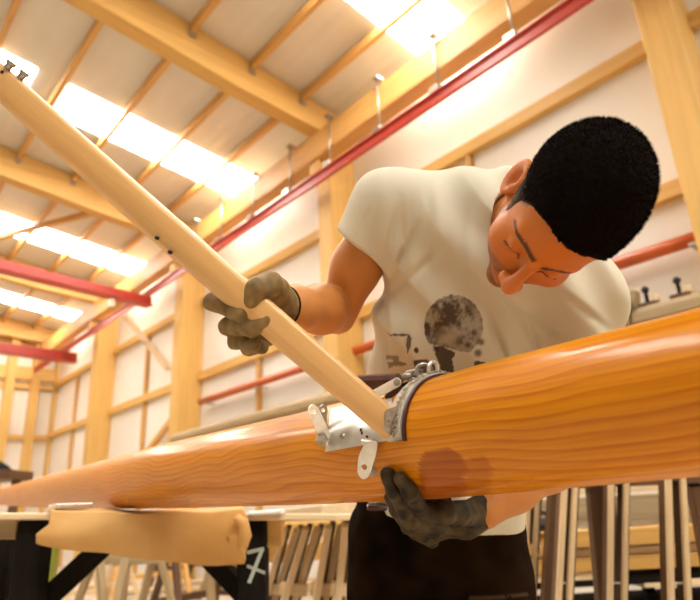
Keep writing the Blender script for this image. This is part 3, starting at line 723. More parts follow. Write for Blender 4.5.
def nets(fun, lo, hi, h, coarse=5, band=None):
    lo = np.asarray(lo, float); hi = np.asarray(hi, float)
    nb = np.ceil((hi-lo)/(h*coarse)).astype(int)+1; n = nb*coarse+1
    # coarse pass
    cc = [lo[i]+(np.arange(nb[i])+.5)*h*coarse for i in range(3)]
    G = np.stack(np.meshgrid(*cc, indexing='ij'), -1).reshape(-1, 3).astype(f32)
    dc = fun(G); rad = h*coarse*0.9*(band or 1.35)
    F = np.repeat(np.repeat(np.repeat(dc.reshape(nb), coarse, 0), coarse, 1), coarse, 2)
    F = np.pad(F, ((0, 1), (0, 1), (0, 1)), mode='edge').astype(f32)
    act = np.argwhere((np.abs(dc) < rad).reshape(nb))
    o = np.stack(np.meshgrid(*[np.arange(coarse+1)]*3, indexing='ij'), -1).reshape(-1, 3)
    for s in range(0, len(act), 4000):
        idx = (act[s:s+4000, None, :]*coarse+o[None]).reshape(-1, 3)
        F[idx[:, 0], idx[:, 1], idx[:, 2]] = fun((lo+idx*h).astype(f32))
    for ax in range(3):                                        # keep the border outside
        sl = [slice(None)]*3; sl[ax] = 0; F[tuple(sl)] = np.maximum(F[tuple(sl)], h*.5); sl[ax] = -1; F[tuple(sl)] = np.maximum(F[tuple(sl)], h*.5)
    ins = F < 0; a, b, c = F.shape
    cnt = np.zeros((a-1, b-1, c-1), np.int8)
    for i in (0, 1):
        for j in (0, 1):
            for k in (0, 1): cnt += ins[i:a-1+i, j:b-1+j, k:c-1+k]
    A = np.argwhere((cnt > 0) & (cnt < 8)); idm = -np.ones((a-1, b-1, c-1), np.int32); idm[A[:, 0], A[:, 1], A[:, 2]] = np.arange(len(A))
    acc = np.zeros((len(A), 3)); num = np.zeros(len(A))
    for ax in range(3):
        oth = [q for q in range(3) if q != ax]
        for u in (0, 1):
            for v in (0, 1):
                p0 = A.copy(); p0[:, oth[0]] += u; p0[:, oth[1]] += v; p1 = p0.copy(); p1[:, ax] += 1
                f0 = F[p0[:, 0], p0[:, 1], p0[:, 2]]; f1 = F[p1[:, 0], p1[:, 1], p1[:, 2]]
                x = (f0 < 0) != (f1 < 0); t = np.where(x, f0/np.where(x, f0-f1, 1), 0)
                q = p0.astype(float); q[:, ax] += t; acc[x] += q[x]; num[x] += 1
    vs = lo+acc/num[:, None]*h
    quads = []
    for ax in range(3):
        o1, o2 = [(1, 2), (2, 0), (0, 1)][ax]
        sl0 = [slice(None)]*3; sl1 = [slice(None)]*3; sl0[ax] = slice(0, -1); sl1[ax] = slice(1, None)
        x = ins[tuple(sl0)] != ins[tuple(sl1)]
        E_ = np.argwhere(x); E_ = E_[(E_[:, o1] > 0) & (E_[:, o2] > 0) & (E_[:, o1] < F.shape[o1]-1) & (E_[:, o2] < F.shape[o2]-1)]
        fl = ins[E_[:, 0], E_[:, 1], E_[:, 2]]
        def g(d1, d2):
            q = E_.copy(); q[:, o1] -= d1; q[:, o2] -= d2; return idm[q[:, 0], q[:, 1], q[:, 2]]
        q = np.stack([g(1, 1), g(0, 1), g(0, 0), g(1, 0)], 1); q[~fl] = q[~fl][:, ::-1]; quads.append(q)
    return vs, np.concatenate(quads)
def sdf_obj(name, fun, lo, hi, h, material, parent=None, color=None, relax=1, coarse=5, band=None, attr='tint'):
    vs, q = nets(fun, lo, hi, h, coarse, band)
    q = q[(q >= 0).all(1)]
    for _ in range(relax):                                     # light smoothing of the net
        s = np.zeros_like(vs); c = np.zeros(len(vs))
        for i in range(4):
            np.add.at(s, q[:, i], vs[q[:, (i+1) % 4]]); np.add.at(c, q[:, i], 1)
            np.add.at(s, q[:, i], vs[q[:, (i-1) % 4]]); np.add.at(c, q[:, i], 1)
        vs = vs*.5+.5*s/np.maximum(c, 1)[:, None]
    me = bpy.data.meshes.new(name); me.vertices.add(len(vs)); me.vertices.foreach_set('co', vs.astype(f32).ravel())
    me.loops.add(len(q)*4); me.loops.foreach_set('vertex_index', q.astype(np.int32).ravel())
    me.polygons.add(len(q)); me.polygons.foreach_set('loop_start', np.arange(0, len(q)*4, 4, dtype=np.int32))
    me.polygons.foreach_set('use_smooth', np.ones(len(q), bool)); me.update(calc_edges=True); me.validate()
    me.materials.append(material); o = bpy.data.objects.new(name, me); COL.objects.link(o)
    if parent is not None: attach(o, parent)
    if color is not None:
        at = me.color_attributes.new(attr, 'FLOAT_COLOR', 'POINT'); c = np.ones((len(vs), 4), f32); c[:, :3] = color(vs); at.data.foreach_set('color', c.ravel())
    return o
def tinted(name, rough, coat=0.0, bscale=None, bstr=0.1, sss=0.0, spec=0.5):
    m = mat(name, (.5, .5, .5), rough, coat=coat, spec=spec); at = N(m, 'ShaderNodeAttribute'); at.attribute_name = 'tint'; base(m, at.outputs['Color'])
    if sss:
        b = m.node_tree.nodes['Principled BSDF']; b.inputs['Subsurface Weight'].default_value = sss; b.inputs['Subsurface Scale'].default_value = .01; b.inputs['Subsurface Radius'].default_value = (1, .35, .18)
    if bscale: bump(m, noise(m, coords(m), bscale, 5, .6), bstr, .002)
    return m

# ------------------------------------------------------------------ the man
# head frame: Lh his left, Fh face forward, Uh crown
def cv(r, u, b): return RT*r+UP*u-FW*b
Lh = cv(.81, -.57, -.13); Lh /= np.linalg.norm(Lh)
Fh = cv(-.476, -.772, .42); Fh -= Lh*(Fh@Lh); Fh /= np.linalg.norm(Fh)
Uh = np.cross(Fh, Lh); 
if Uh@UP < 0: Uh = -Uh
HO = P(559, 214, .83); HS = 0.975
HM = np.stack([Lh, Fh, Uh], 1).astype(f32)                     # columns
def hw(x, y, z): return HO + (Lh*x+Fh*y+Uh*z)*HS
def hl(p): return ((p-HO.astype(f32))@HM)/HS
shR = P(390, 208, 1.12); shL = P(580, 298, 1.04)               # shoulder joints (his right is at the picture's left)
neckb = P(521, 236, 1.10)
elR = P(337, 315, 1.18); wrR = P(279, 305, .985)
elL = P(578, 440, 1.10); wrL = P(484, 511, .985)
chest = P(478, 290, 1.13); belly = P(447, 430, 1.22); pelv = P(437, 540, 1.28)
lat = shL-shR; lat /= np.linalg.norm(lat)
latH = RT*1.0+UP*(-.03)+FW*.10
nape = hw(0, -.045, -.055)

def head_core(q):
    d = ell(q, (0, -.018, .040), (.0765, .098, .083))
    d = smin(d, ell(q, (0, .030, .000), (.062, .062, .085)), .03)
    d = smin(d, ell(q, (0, .028, -.058), (.052, .055, .042)), .03)
    return d
def head_sdf(p):
    q = hl(p); x = q[:, 0].copy(); q = q.copy(); q[:, 0] = np.abs(x)
    d = head_core(q)
    d = smin(d, ell(q, (0, .028, -.066), (.050, .055, .042)), .02)
    q = q+np.array([0, 0, .010], f32)
    d = smin(d, ell(q, (0, .074, -.094), (.020, .016, .015)), .022)          # chin
    d = smin(d, ell(q, (.045, .058, -.028), (.020, .022, .018)), .025)       # cheekbones
    d = smin(d, cone(q, (.042, .072, .024), (.012, .088, .018), .008, .009), .016)   # brow ridge
    d = smax(d, -ell(q, (.031, .098, -.001), (.018, .019, .014)), .012)       # sockets
    d = smin(d, ell(q, (.031, .0765, -.002), (.0135, .0125, .0125)), .003)    # lidded eyes
    d = smin(d, cone(q, (0, .090, .012), (0, .113, -.034), .0075, .0095), .012)      # nose
    d = smin(d, ell(q, (0, .115, -.039), (.0128, .013, .0115)), .006)
    d = smin(d, ell(q, (.0125, .104, -.043), (.0075, .0105, .0085)), .005)
    d = smax(d, -ell(q, (.0065, .110, -.0515), (.0035, .005, .004)), .003)
    d = smin(d, cone(q, (.0, .0915, -.066), (.020, .083, -.069), .0058, .0030), .006)
    d = smin(d, cone(q, (.0, .0910, -.077), (.018, .083, -.0735), .0068, .0035), .006)
    d = smax(d, -cone(q, (0, .099, -.0713), (.022, .089, -.0713), .0012, .001), .003)
    # ears
    q = q-np.array([0, 0, .010], f32)
    e = q-np.array([.073, -.012, -.004], f32); c, s = math.cos(.35), math.sin(.35)
    ex = e[:, 0]*math.cos(.45)-(-e[:, 1])*math.sin(.45)*1.0; ey = e[:, 0]*math.sin(.45)+e[:, 1]*math.cos(.45)
    e2 = np.stack([e[:, 0]*c+e[:, 1]*s, -e[:, 0]*s+e[:, 1]*c, e[:, 2]], 1)
    ear = ell(e2, (.004, 0, 0), (.0075, .0195, .034))
    ear = smax(ear, -ell(e2, (.012, .004, .001), (.011, .0115, .021)), .003)
    rimr = np.abs(np.sqrt((e2[:, 1]/.0175)**2+((e2[:, 2]-.002)/.030)**2)-1)*.017
    rim = np.sqrt(rimr**2+(e2[:, 0]-.009)**2)-.0036
    ear = smin(ear, rim, .004)
    ear = smin(ear, ell(e2, (.009, .013, -.006), (.005, .004, .008)), .004)
    ear = smin(ear, ell(e2, (.006, .004, -.030), (.005, .008, .009)), .004)
    d = smin(d, ear, .005)
    return d*HS
def body_sdf(p):
    d = head_sdf(p)
    n = cone(p, nape+Uh*(-.005), neckb, .054, .062)
    n = smin(n, cone(p, hw(0, .015, -.055), neckb+(FW*-.035), .045, .05), .03)
    d = smin(d, n, .022)
    # sternomastoid cords
    for s in (-1, 1): d = smin(d, cone(p, hw(.058*s, -.015, -.04), neckb+lat*.02*s-FW*.045-UP*.035, .011, .010), .012)
    d = smin(d, cone(p, shR, shL, .050, .050), .025)
    d = smin(d, econe(p, P(480, 272, 1.12), belly, .140, .135, lat, .62), .05)
    d = smin(d, econe(p, belly, P(438, 505, 1.27), .125, .12, latH, .6), .05)
    # right arm (picture left)
    m = shR*.45+elR*.55
    a = chain(p, [shR, m+UP*.002-RT*.008, elR], [.050, .044, .038], .03)
    fa = elR*.68+wrR*.32
    a = smin(a, chain(p, [elR, fa+UP*.006, wrR*.75+elR*.25, wrR], [.034, .042, .034, .028], .03), .005)
    d = smin(d, a, .015)
    # left arm (behind and under the mast)
    m = shL*.5+elL*.5
    b = chain(p, [shL, m, elL], [.056, .048, .041], .03)
    fb = elL*.65+wrL*.35
    b = smin(b, chain(p, [elL, fb, wrL*.7+elL*.3, wrL], [.040, .044, .034, .029], .03), .02)
    d = smin(d, b, .03)
    # legs down to the ankles
    for s, kx in ((-1, RL), (1, LL)): d = smin(d, chain(p, kx, [.070, .050, .04], .05), .03)
    return d
# leg joints: hips, knees, ankles (upright in the world)
zd = np.array([0, 0, -1.0])
hipR = P(393, 552, 1.29); hipL = P(480, 552, 1.27)
RL = [hipR, np.array([*(hipR[:2]-_rt[:2]*.03-_h[:2]*.02), .50]), np.array([*(hipR[:2]-_rt[:2]*.07), .10])]
LL = [hipL, np.array([*(hipL[:2]+_rt[:2]*.03-_h[:2]*.02), .50]), np.array([*(hipL[:2]+_rt[:2]*.07), .10])]
def skin_color(vs):
    p = vs.astype(f32); q = hl(p); x = np.abs(q[:, 0]); y = q[:, 1]; z = q[:, 2]+.010
    c = np.tile(np.array([.53, .212, .055], f32), (len(vs), 1))
    c *= (1+.05*sn(p, 60)+.04*sn(p, 170, 2))[:, None]
    near = np.linalg.norm(q, axis=1) < .17; fc = np.clip((.19-np.linalg.norm(q, axis=1))/.06, 0, 1)[:, None]; c = c*(1-fc)+c*np.array([.98, .74, .45], f32)*fc
    def mixc(mask, col): 
        nonlocal c; m = np.clip(mask, 0, 1)[:, None]; c = c*(1-m)+np.array(col, f32)*m
    g = lambda cx, cy, cz, r: np.exp(-((x-cx)**2+(y-cy)**2+(z-cz)**2)/r**2)*near
    mixc(.45*g(.0, .118, -.038, .016), (.56, .19, .10)); mixc(.35*g(.045, .07, -.03, .022), (.56, .2, .10)); mixc(.5*g(.085, -.01, 0, .03), (.62, .2, .10))
    lip = (np.abs(z+.0715) < .0085*(1-(x/.026)**2)) & (x < .026) & (y > .08) & near; mixc(lip*.5, (.40, .13, .06))
    # stubble on jaw, lip and chin
    st = near & (z < -.045) & (y > -.02) & ~lip & ~((y > .098) & (z > -.058)); st2 = st & (z < -.052)
    mixc(st*.30+st2*.28*(1+sn(p, 900)), (.12, .075, .05))
    # eyebrows and lashes are hair-coloured skin
    bx = (x-.032)/.025; bz = z-(.0185+.0025*(1-bx**2)-.001)
    br = near & (np.abs(bx) < 1) & (np.abs(bz) < .0060*(1-.35*np.clip(bx, 0, 1)-.35*np.clip(-bx, 0, 1))) & (y > .06)
    mixc(br*(.88+.12*sn(p, 1500)), (.035, .018, .010))
    la = near & (np.abs(z+.0075+.0045*((x-.031)/.014)**2) < .0021) & (x > .016) & (x < .047) & (y > .06); mixc(la*.9, (.04, .02, .012))
    # shaved fade at the temples and around the ear
    fade = near & (q[:, 2] > hairline(q)-.006) & (y < .055) & (x < .0745); mixc(fade*.6, (.09, .06, .045))
    return c
def hairline(q):
    y = q[:, 1]
    return np.interp(y, [-.13, -.06, -.030, -.016, .012, .016, .034, .042, .060, .082, .10], [-.058, -.055, -.040, .026, .026, -.038, -.030, .022, .046, .060, .058]).astype(f32)
def hair_sdf(p):
    q = hl(p); q = q.copy(); q[:, 0] = np.abs(q[:, 0]); z = q[:, 2]; y = q[:, 1]
    t = np.interp(z+.25*np.abs(y+.02), [-.05, .015, .04, .085, .12], [.0008, .002, .005, .009, .011]).astype(f32)
    d = head_core(q)-t
    edge = hairline(q)-z + .0012*sn(p, 700)
    d = smax(d, edge, .004)
    d = d + .0009*sn(p, 520)+.0007*sn(p, 900, 1.0)+.0005*sn(p, 1500, 3)
    return d*HS
def hair_color(vs):
    p = vs.astype(f32); q = hl(p); z = q[:, 2]; q2 = q.copy(); t = np.clip(np.where(q[:, 1] < .05, (z+.01)/.055, (z-hairline(q))/.006+.5)+.08*sn(p, 300), 0, 1)[:, None]**.8
    c = np.array([.17, .125, .095], f32)*(1-t)+np.array([.006, .0032, .002], f32)*t
    return c*(1+.35*sn(p, 1100))[:, None]
M['skin'] = tinted('skin', .5, spec=.3, bscale=900, bstr=.12, sss=.04)
M['hair'] = tinted('hair', .95, bscale=1500, bstr=.6, spec=.06)
M['shirt'] = tinted('shirt_cotton', .9, bscale=1400, bstr=.15, spec=.2)
M['glove'] = tinted('work_glove', .6, spec=.25, bscale=420, bstr=.35)
M['trouser'] = tinted('canvas_trousers', .95, bscale=900, bstr=.3, spec=.06)
pts = np.array([P(640, 100, .7), P(340, 150, 1.2), hipR, elR, elL, wrR, wrL, *RL, *LL, hw(0, 0, .16), hw(0, .14, 0), hw(0, -.14, 0), hw(.12, 0, 0), hw(-.12, 0, 0), shR, shL])
lo = pts.min(0)-.12; hi = pts.max(0)+.12
topz = 0.9
man = sdf_obj('person', lambda p: body_sdf(p), [lo[0], lo[1], .03], hi, .0034, M['skin'], color=skin_color, relax=1, coarse=6)
tag(man, 'man in a cream printed t-shirt bending over the mast, holding the pole in gloved hands', 'person')
hc = HO+Uh*.03
hair = sdf_obj('hair', hair_sdf, hc-.145, hc+.145, .0019, M['hair'], man, color=hair_color, relax=0, coarse=6)

_hv = np.empty(len(hair.data.vertices)*3, f32); hair.data.vertices.foreach_get('co', _hv); _hv = _hv.reshape(-1, 3)
_hn = np.empty(len(hair.data.vertices)*3, f32); hair.data.vertices.foreach_get('normal', _hn); _hn = _hn.reshape(-1, 3)
_q = hl(_hv); _sel = np.where((np.linalg.norm(_hv-HO, axis=1) > .085) & ((_q[:, 2] > hairline(_q)+.004)))[0]; _sel = rng.choice(_sel, 16000)
_vs = []; _fs = []
for i in _sel:
    p = _hv[i]; n = _hn[i]+rng.randn(3)*.28; n /= np.linalg.norm(n); t = np.cross(n, rng.randn(3)); t /= np.linalg.norm(t); zq = hl(p[None])[0][2]
    ln = float(np.interp(zq, [0, .04, .08], [.0015, .003, .0048]))*rng.uniform(.6, 1.3); k = len(_vs)
    _vs += [p-t*.0006-n*.001, p+t*.0006-n*.001, p+n*ln]; _fs.append((k, k+1, k+2))
hs = link('hair_strands', _vs, _fs, mat('hair_dark', (.007, .004, .0025), .9, spec=.06), hair); hs['kind'] = 'stuff'

# ---- t-shirt
GROOVES = [(387, 254, 397, 208, 4, .004), (392, 276, 418, 226, 5, .006), (362, 236, 372, 205, 4, .002), (396, 290, 440, 250, 6, .005),
    (428, 190, 434, 300, 7, .005), (470, 205, 452, 296, 8, .005), (486, 312, 508, 366, 6, .012), (505, 296, 562, 334, 7, .006), (560, 292, 604, 326, 6, .006),
    (400, 200, 404, 262, 6, .004), (385, 300, 388, 372, 4, .008), (520, 312, 540, 350, 6, .006), (408, 320, 402, 370, 6, .004)]
def folds(p):
    r = p-shR.astype(f32)
    a = np.asarray(cv(.55, -.8, .1), f32); b = np.asarray(cv(.8, .55, 0), f32)
    u = r@a; v = r@b
    w = np.exp(-((u-.14)/.12)**2)
    d = .006*w*np.sin(v*75+u*6+1.2*np.sin(u*18))
    d += .0035*np.sin((r@np.asarray(UP, f32))*9+(r@np.asarray(RT, f32))*42+1.5*np.sin((r@np.asarray(UP, f32))*13))*np.clip((r@np.asarray(-UP, f32)-.05)/.15, 0, 1)
    tt_ = v*38+u*9+1.3*np.sin(u*11+1); d += .0045*(1-np.abs(np.sin(tt_)))**2*np.clip((u-.02)/.08, 0, 1)*np.clip((.34-u)/.12, 0, 1)*-1
    l = p-shL.astype(f32); ul = l@np.asarray(-UP, f32); vl = l@np.asarray(RT, f32)
    d += .007*np.exp(-((ul-.02)/.12)**2)*np.sin(vl*60-ul*35+1.0)*np.exp(-(vl/.15)**2)
    U_, V_, Z_ = to_px(p)
    for (x0, y0, x1, y1, w, A) in GROOVES:
        ex, ey = x1-x0, y1-y0; L2 = ex*ex+ey*ey; t = np.clip(((U_-x0)*ex+(V_-y0)*ey)/L2, 0, 1)
        s = ((U_-x0)*ey-(V_-y0)*ex)/math.sqrt(L2)/w; al = np.hypot(U_-x0-t*ex, V_-y0-t*ey)/w
        e_ = np.exp(-al**2*.6)*np.sin(math.pi*np.clip(.12+.76*t, 0, 1))
        d += (A*e_*(np.exp(-s**2)-.55*np.exp(-(s-1.5)**2))).astype(f32)
    return (d+.0012*sn(p, 45)).astype(f32)
slvR = P(364, 247, 1.155); slvL = shL*.55+elL*.45
def shirt_body(p):
    d = econe(p, P(479, 264, 1.115), P(462, 345, 1.165), .174, .160, lat, .66)
    d = smin(d, econe(p, P(462, 345, 1.165), belly, .160, .148, lat*.5+latH*.5, .72), .06)
    d = smin(d, econe(p, belly, P(444, 520, 1.268), .150, .168, latH, .72), .05)
    d = smin(d, cone(p, shR+FW*.01, shL+FW*.01, .066, .070), .05)
    d = smin(d, cone(p, P(404, 214, 1.16), P(506, 224, 1.15), .072, .086), .05)
    d = smin(d, cone(p, P(422, 285, 1.15), P(413, 385, 1.20), .068, .062), .02)
    for a, b, r0, r1, n, el, rm, k in ((shR-lat*.005, P(366, 254, 1.140), .069, .070, RT*-.70-UP*.71+FW*.05, elR, .050, .024), (shL, slvL, .068, .074, None, elL, .052, .045)):
        s = cone(p, a, b+(b-a)/np.linalg.norm(b-a)*.05, r0, r1)
        n = (b-a) if n is None else n; n = n/np.linalg.norm(n); h = (p-b.astype(f32))@n.astype(f32)
        arm = cone(p, a, el, rm+.005, .046)-.005
        s = smax(s, h-.004, .003); s = smin(s, smax(np.abs(arm-.003)-.004, np.maximum(h-.002, -h-.05), .003), .006)
        s = smax(s, -smax(arm, -(h+.03), .003), .003); d = smin(d, s, k)
    return d
ncx = [P(517, 222, 1.05), P(498, 212, 1.12)]
ndir = (nape-neckb)/np.linalg.norm(nape-neckb)
def collar_d(p):
    # ring around the neck root
    c = P(526, 243, 1.05); q = p-c.astype(f32); n = np.asarray(RT*.1+UP*.5-FW*.85, f32); n /= np.linalg.norm(n)
    hgt = q@n; rad = q-hgt[:, None]*n; r = np.linalg.norm(rad, axis=1); return hgt, r
def shirt_sdf(p):
    d = shirt_body(p)+folds(p)
    hgt, r = collar_d(p)
    hole = smax(r-.080, -(hgt+.055), .006)                      # neck opening
    d = smax(d, -hole, .004)
    col = np.sqrt((r-.084)**2+(hgt-.004)**2*0.35)-.0055
    d = smin(d, smax(col, d-.016, .004), .005)
    # hem at the waist
    h = (p-P(438, 512, 1.25).astype(f32))@np.asarray(-UP*.98-RT*.17, f32); d = np.maximum(d, np.where(h > 0, h, -1))
    return d
def vn(x, y):                                                   # value noise, -1..1
    xi = np.floor(x).astype(int); yi = np.floor(y).astype(int); fx = x-xi; fy = y-yi; fx = fx*fx*(3-2*fx); fy = fy*fy*(3-2*fy)
    h = lambda a, b: (np.sin(a*127.1+b*311.7)*43758.5453) % 1.0*2-1
    return (h(xi, yi)*(1-fx)+h(xi+1, yi)*fx)*(1-fy)+(h(xi, yi+1)*(1-fx)+h(xi+1, yi+1)*fx)*fy
def inpoly(x, y, poly):
    r = np.zeros(len(x), bool); n = len(poly)
    for i in range(n):
        x0, y0 = poly[i]; x1, y1 = poly[i-1]
        c = ((y0 > y) != (y1 > y)); xi = (x1-x0)*(y-y0)/np.where(y1 == y0, 1e-9, (y1-y0))+x0; r ^= c & (x < xi)
    return r
def Zp(pts): return [(375+a/5.0, 285+b/5.0) for a, b in pts]       # measured on a 5x enlargement
SHC = (.60, .55, .42)
def shirt_color(vs):
    p = vs.astype(f32); c = np.tile(np.array(SHC, f32), (len(vs), 1)); c *= (1+.02*sn(p, 30))[:, None]
    u, v, z = to_px(vs)
    frontz = (z < 1.18)
    ink = np.array([.055, .030, .016], f32)
    def put(mask, a, col=ink):
        nonlocal c; m = (np.clip(mask, 0, 1)*a)[:, None]*frontz[:, None]; c = c*(1-m)+np.asarray(col, f32)*m
    # the moon: a disc with maria and craters
    mu, mv = (u-453.5)/29.5, (v-326)/31.0; r = np.sqrt(mu**2+mv**2)
    cow_top = np.interp(u, [405, 424, 440, 460, 475, 482, 490], [336, 343, 346, 351, 354, 360, 372])
    disc = (r < 1) & (v < cow_top)
    n1_ = vn(u/10.0, v/10.0)*1.1+vn(u/4.5+9, v/4.5)*.8+vn(u/2.2+3, v/2.2)*.5+vn(u/1.2, v/1.2)*.35
    n1 = np.sin(mu*3.1+1.7*np.sin(mv*2.7+.5))+np.sin(mv*4.3+1.5*np.sin(mu*3.9))+.8*np.sin(mu*9+mv*7+2*np.sin(mu*5))+.5*np.sin(mu*21+2*np.sin(mv*17))+.35*np.sin(mv*33+mu*12)
    n2 = np.sin(mu*31+2*np.sin(mv*23))+np.sin(mv*37+2*np.sin(mu*29))
    shade_ = np.clip(.62+.55*n1_-.32*mu+(-.18)*mv, .20, .97)
    hi_ = np.exp(-(((u-448)/13)**2+((v-338)/9)**2)); shade_ = shade_*(1-.65*hi_)
    rim_ = np.clip((u-462)/12, 0, 1)*np.clip(1-(np.abs(r-.86)/.2), 0, 1); shade_ = shade_*(1-.5*rim_)
    put(disc, 1.0, (.42, .36, .26)); put(disc*shade_, .97)
    for a, b, rr in [(481, 342, 3.6), (474, 333, 3.2), (468, 345, 3.5), (478, 353, 4), (436, 349, 3)]: put(np.exp(-(((u-a)**2+(v-b)**2)/rr**2)**2), .8)
    # the cow: pale body with dark patches
    put(inpoly(u, v, Zp([(290, 305), (330, 305), (400, 335), (400, 355), (385, 365), (398, 440), (370, 455), (330, 430), (318, 385), (300, 340)])), .93)
    put(inpoly(u, v, Zp([(498, 380), (540, 382), (560, 395), (640, 375), (655, 400), (560, 440), (490, 425)])), .93)
    put(inpoly(u, v, Zp([(165, 250), (185, 262), (178, 310), (163, 348), (155, 300), (160, 270)])), .85)
    put(inpoly(u, v, Zp([(60, 236), (75, 247), (160, 243), (185, 258), (160, 254), (75, 256)])), .9)
    put(inpoly(u, v, Zp([(55, 350), (120, 355), (120, 378), (92, 382), (90, 372), (55, 372)])), .6); put(inpoly(u, v, Zp([(62, 388), (110, 380), (152, 388), (160, 402), (95, 405), (70, 420)])), .65)
    put((((u-416.2)/2.4)**2+((v-350.2)/2.8)**2 < 1), .95)
    put(inpoly(u, v, Zp([(190, 380), (255, 372), (300, 400), (345, 445), (330, 470), (210, 470), (200, 420)])), .85)
    put(inpoly(u, v, Zp([(196, 375), (240, 378), (225, 392), (200, 390)])), .4)
    return c
pts = np.array([shR, shL, slvR, slvL, belly, P(438, 520, 1.26), neckb]); lo = pts.min(0)-.2; hi = pts.max(0)+.2
shirt = sdf_obj('t_shirt', shirt_sdf, lo, hi, .0025, M['shirt'], man, color=shirt_color, relax=1, coarse=6)

# ---- trousers
def trouser_sdf(p):
    wst = P(436, 500, 1.27)
    d = econe(p, P(437, 460, 1.26), P(438, 522, 1.28), .170, .168, latH, .70)
    for J in (RL, LL): d = smin(d, chain(p, [J[0]-zd*.03, J[1], J[2]], [.096, .084, .075], .04), .020)
    d = d + .0045*sn(p, 30)+.0025*sn(p, 70, 2)-.003*(1-np.abs(sn(p, 22, 4)))**3
    h = (p-P(438, 497, 1.25).astype(f32))@np.asarray(UP, f32); d = np.maximum(d, h)
    d = np.maximum(d, (.10-p[:, 2]))
    return d
def trouser_color(vs):
    p = vs.astype(f32); n = np.clip(.5+.6*sn(p, 25)+.35*sn(p, 80, 1), 0, 1)[:, None]
    c = np.array([.003, .0012, .0004], f32)*(1-n)+np.array([.017, .0075, .0028], f32)*n
    u, v, z = to_px(vs); s = (np.abs(v-(596-.1*(u-500))) < 1.2) & (u > 468) & (u < 528); c[s] = c[s]*.4+np.array([.12, .075, .04])*.6
    return c
pts = np.array([*RL, *LL, P(340, 495, 1.25), P(540, 495, 1.25)]); lo = pts.min(0)-.14; hi = pts.max(0)+.14; lo[2] = .05
tr_ = sdf_obj('trousers', trouser_sdf, lo, hi, .0055, M['trouser'], man, color=trouser_color, relax=1)
bc = P(376, 507, 1.17)
bar('belt_buckle', bc-RT*.018, bc+RT*.022, .022, .010, M['bracket'], man, up=tuple(UP), bev=.004)
for J in (RL, LL):
    A = J[2]; fwd = -_h*.9; fwd[2] = 0
    b = sdf_obj('boot', lambda p, A=A: smin(smax(ell(p, A*[1, 1, 0]+fwd*.07+[0, 0, .03], (.075, .075, .06)), .0-p[:, 2]*1.0, .01) if False else np.maximum(smin(cone(p, A*[1, 1, 0]+[0, 0, .045]-fwd*.03, A*[1, 1, 0]+[0, 0, .04]+fwd*.15, .045, .042), cone(p, A*[1, 1, 0]+[0, 0, .05], A+[0, 0, .08], .05, .055), .03), -p[:, 2]+.001), np.full(len(p), 9, f32), .001), A*[1, 1, 0]-[.28, .28, .01], A*[1, 1, 0]+[.28, .28, .26], .008, M['darkwood'], man)

# ---- gloves
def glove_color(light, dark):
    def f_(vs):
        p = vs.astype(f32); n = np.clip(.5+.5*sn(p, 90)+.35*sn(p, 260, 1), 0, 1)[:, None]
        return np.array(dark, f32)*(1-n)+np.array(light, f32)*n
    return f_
def G(pts): return [P(*q) for q in pts]
# right hand (picture left): palm behind the pole, fingers hooked around it, thumb over the top
rf = [ # index .. little: knuckle behind, bend at the left, tip on the front
    (G([(268, 296, .990), (236, 298, .985), (212, 302, .945), (243, 315, .895)]), [.016, .0145, .0135, .0125]),
    (G([(272, 308, .990), (250, 318, .985), (228, 326, .935), (252, 328, .893), (268, 321, .885)]), [.016, .0145, .0140, .0130, .0115]),
    (G([(278, 318, .990), (258, 332, .985), (236, 341, .940), (254, 344, .905)]), [.015, .0135, .0125, .0115]),
    (G([(284, 326, .985), (268, 338, .985), (248, 348, .955), (262, 347, .93)]), [.0135, .012, .0115, .0105])]
rt_ = (G([(280, 303, .980), (277, 292, .955), (270, 284, .915), (258, 290, .890), (252, 301, .885)]), [.024, .0215, .0190, .0185, .0125])
def gloveR(p):
    d = econe(p, P(280, 306, .99), P(264, 310, 1.005), .032, .038, UP-RT*.5, .55)
    d = smin(d, econe(p, P(289, 306, 1.01), P(279, 304, .985), .0325, .033, UP, .8), .012)
    for pts_, rs in rf: d = smin(d, chain(p, pts_, rs, .006), .0030)
    d = smin(d, chain(p, rt_[0], rt_[1], .008), .006)
    d = d + .0008*sn(p, 170)+.0005*sn(p, 330, 2)
    # cuff edge
    n = (wrR-elR)/np.linalg.norm(wrR-elR); h = -(p-P(281, 306, .992).astype(f32))@n.astype(f32)
    return np.maximum(d, h-.008)
allp = np.array([q for a, b in rf for q in a]+rt_[0]+[P(303, 309, 1.01)])
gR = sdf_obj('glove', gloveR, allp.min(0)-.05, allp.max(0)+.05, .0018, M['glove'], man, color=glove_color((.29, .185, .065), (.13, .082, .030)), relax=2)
_cn = (elR-wrR)/np.linalg.norm(elR-wrR); _cu = UP-_cn*(UP@_cn); _cu /= np.linalg.norm(_cu); _cw = np.cross(_cn, _cu)
tube('glove_cuff', [P(281, 306, .992)+_cn*.008+(_cu*math.cos(a)+_cw*math.sin(a)*.93)*.0325 for a in np.linspace(0, 2*math.pi, 33)[:-1]], .0035, M['darkwood'], gR, n=8, closed=True)
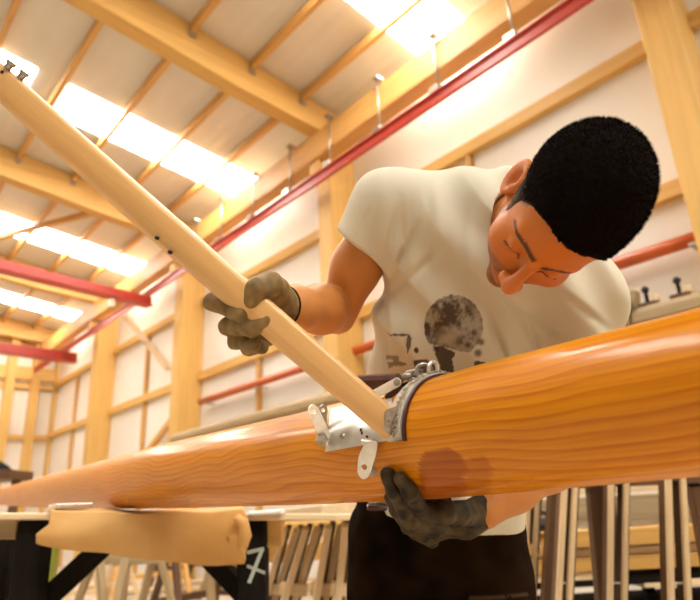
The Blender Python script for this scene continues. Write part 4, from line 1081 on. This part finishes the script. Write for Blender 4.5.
# left hand, cradling the mast from below
MH = lambda a, b, l: mast_hit(a, b, l)
lf = [ # index first (nearest the viewer's right edge of the fan)
    ([P(444, 528, .955), P(424, 514, .905), MH(410, 492, .011), MH(400, 479, .0095)], [.0130, .0120, .0108, .0092]),
    ([P(434, 531, .955), P(409, 519, .895), MH(394, 491, .011), MH(387, 474, .0098)], [.0130, .0122, .0112, .0097]),
    (G([(430, 537, .975), (409, 526, .925), (397, 510, .90), (391, 497, .89)]), [.0125, .0120, .0110, .0098]),
    (G([(432, 541, .995), (415, 532, .96), (404, 519, .94), (398, 507, .93)]), [.012, .011, .0105, .0095])]
lt_ = (G([(472, 512, .955), (456, 512, .92), (442, 513, .90), (431, 514, .895)]), [.0210, .0205, .0180, .0140])
def gloveL(p):
    d = econe(p, P(466, 517, .985), P(440, 528, .975), .034, .030, UP*.7+RT*.5-FW*.5, .6)
    d = smin(d, econe(p, P(481, 511, .985), P(466, 517, .978), .031, .036, UP, .85), .014)
    d = smin(d, cone(p, P(478, 507, .99), P(428, 509, .965), .021, .017), .01)
    for pts_, rs in lf: d = smin(d, chain(p, pts_, rs, .006), .0030)
    d = smin(d, chain(p, lt_[0], lt_[1], .008), .0065)
    d = d + .0009*sn(p, 170)+.0005*sn(p, 330, 2)
    n = (elL-wrL)/np.linalg.norm(elL-wrL); h = (p-P(483, 511, .985).astype(f32))@n.astype(f32)
    return np.maximum(d, h-.006)
allp = np.array([q for a, b in lf for q in a]+lt_[0]+[P(483, 511, .985)])
gL = sdf_obj('glove', gloveL, allp.min(0)-.05, allp.max(0)+.05, .0018, M['glove'], man, color=glove_color((.080, .050, .018), (.007, .004, .0015)), relax=2)  # darker copy of the other glove's colours: shade under the mast painted in
# ------------------------------------------------------------------ light
w = bpy.data.worlds.new('world'); SC.world = w; w.use_nodes = True
w.node_tree.nodes['Background'].inputs[0].default_value = (1.0, 0.84, 0.60, 1); w.node_tree.nodes['Background'].inputs[1].default_value = 0.12
SC.view_settings.view_transform = 'Standard'; SC.view_settings.look = 'None'; SC.view_settings.exposure = 0.95; SC.view_settings.gamma = 1
SC.view_settings.use_curve_mapping = False
SC.cycles.use_denoising = True; SC.cycles.max_bounces = 6; SC.cycles.diffuse_bounces = 4
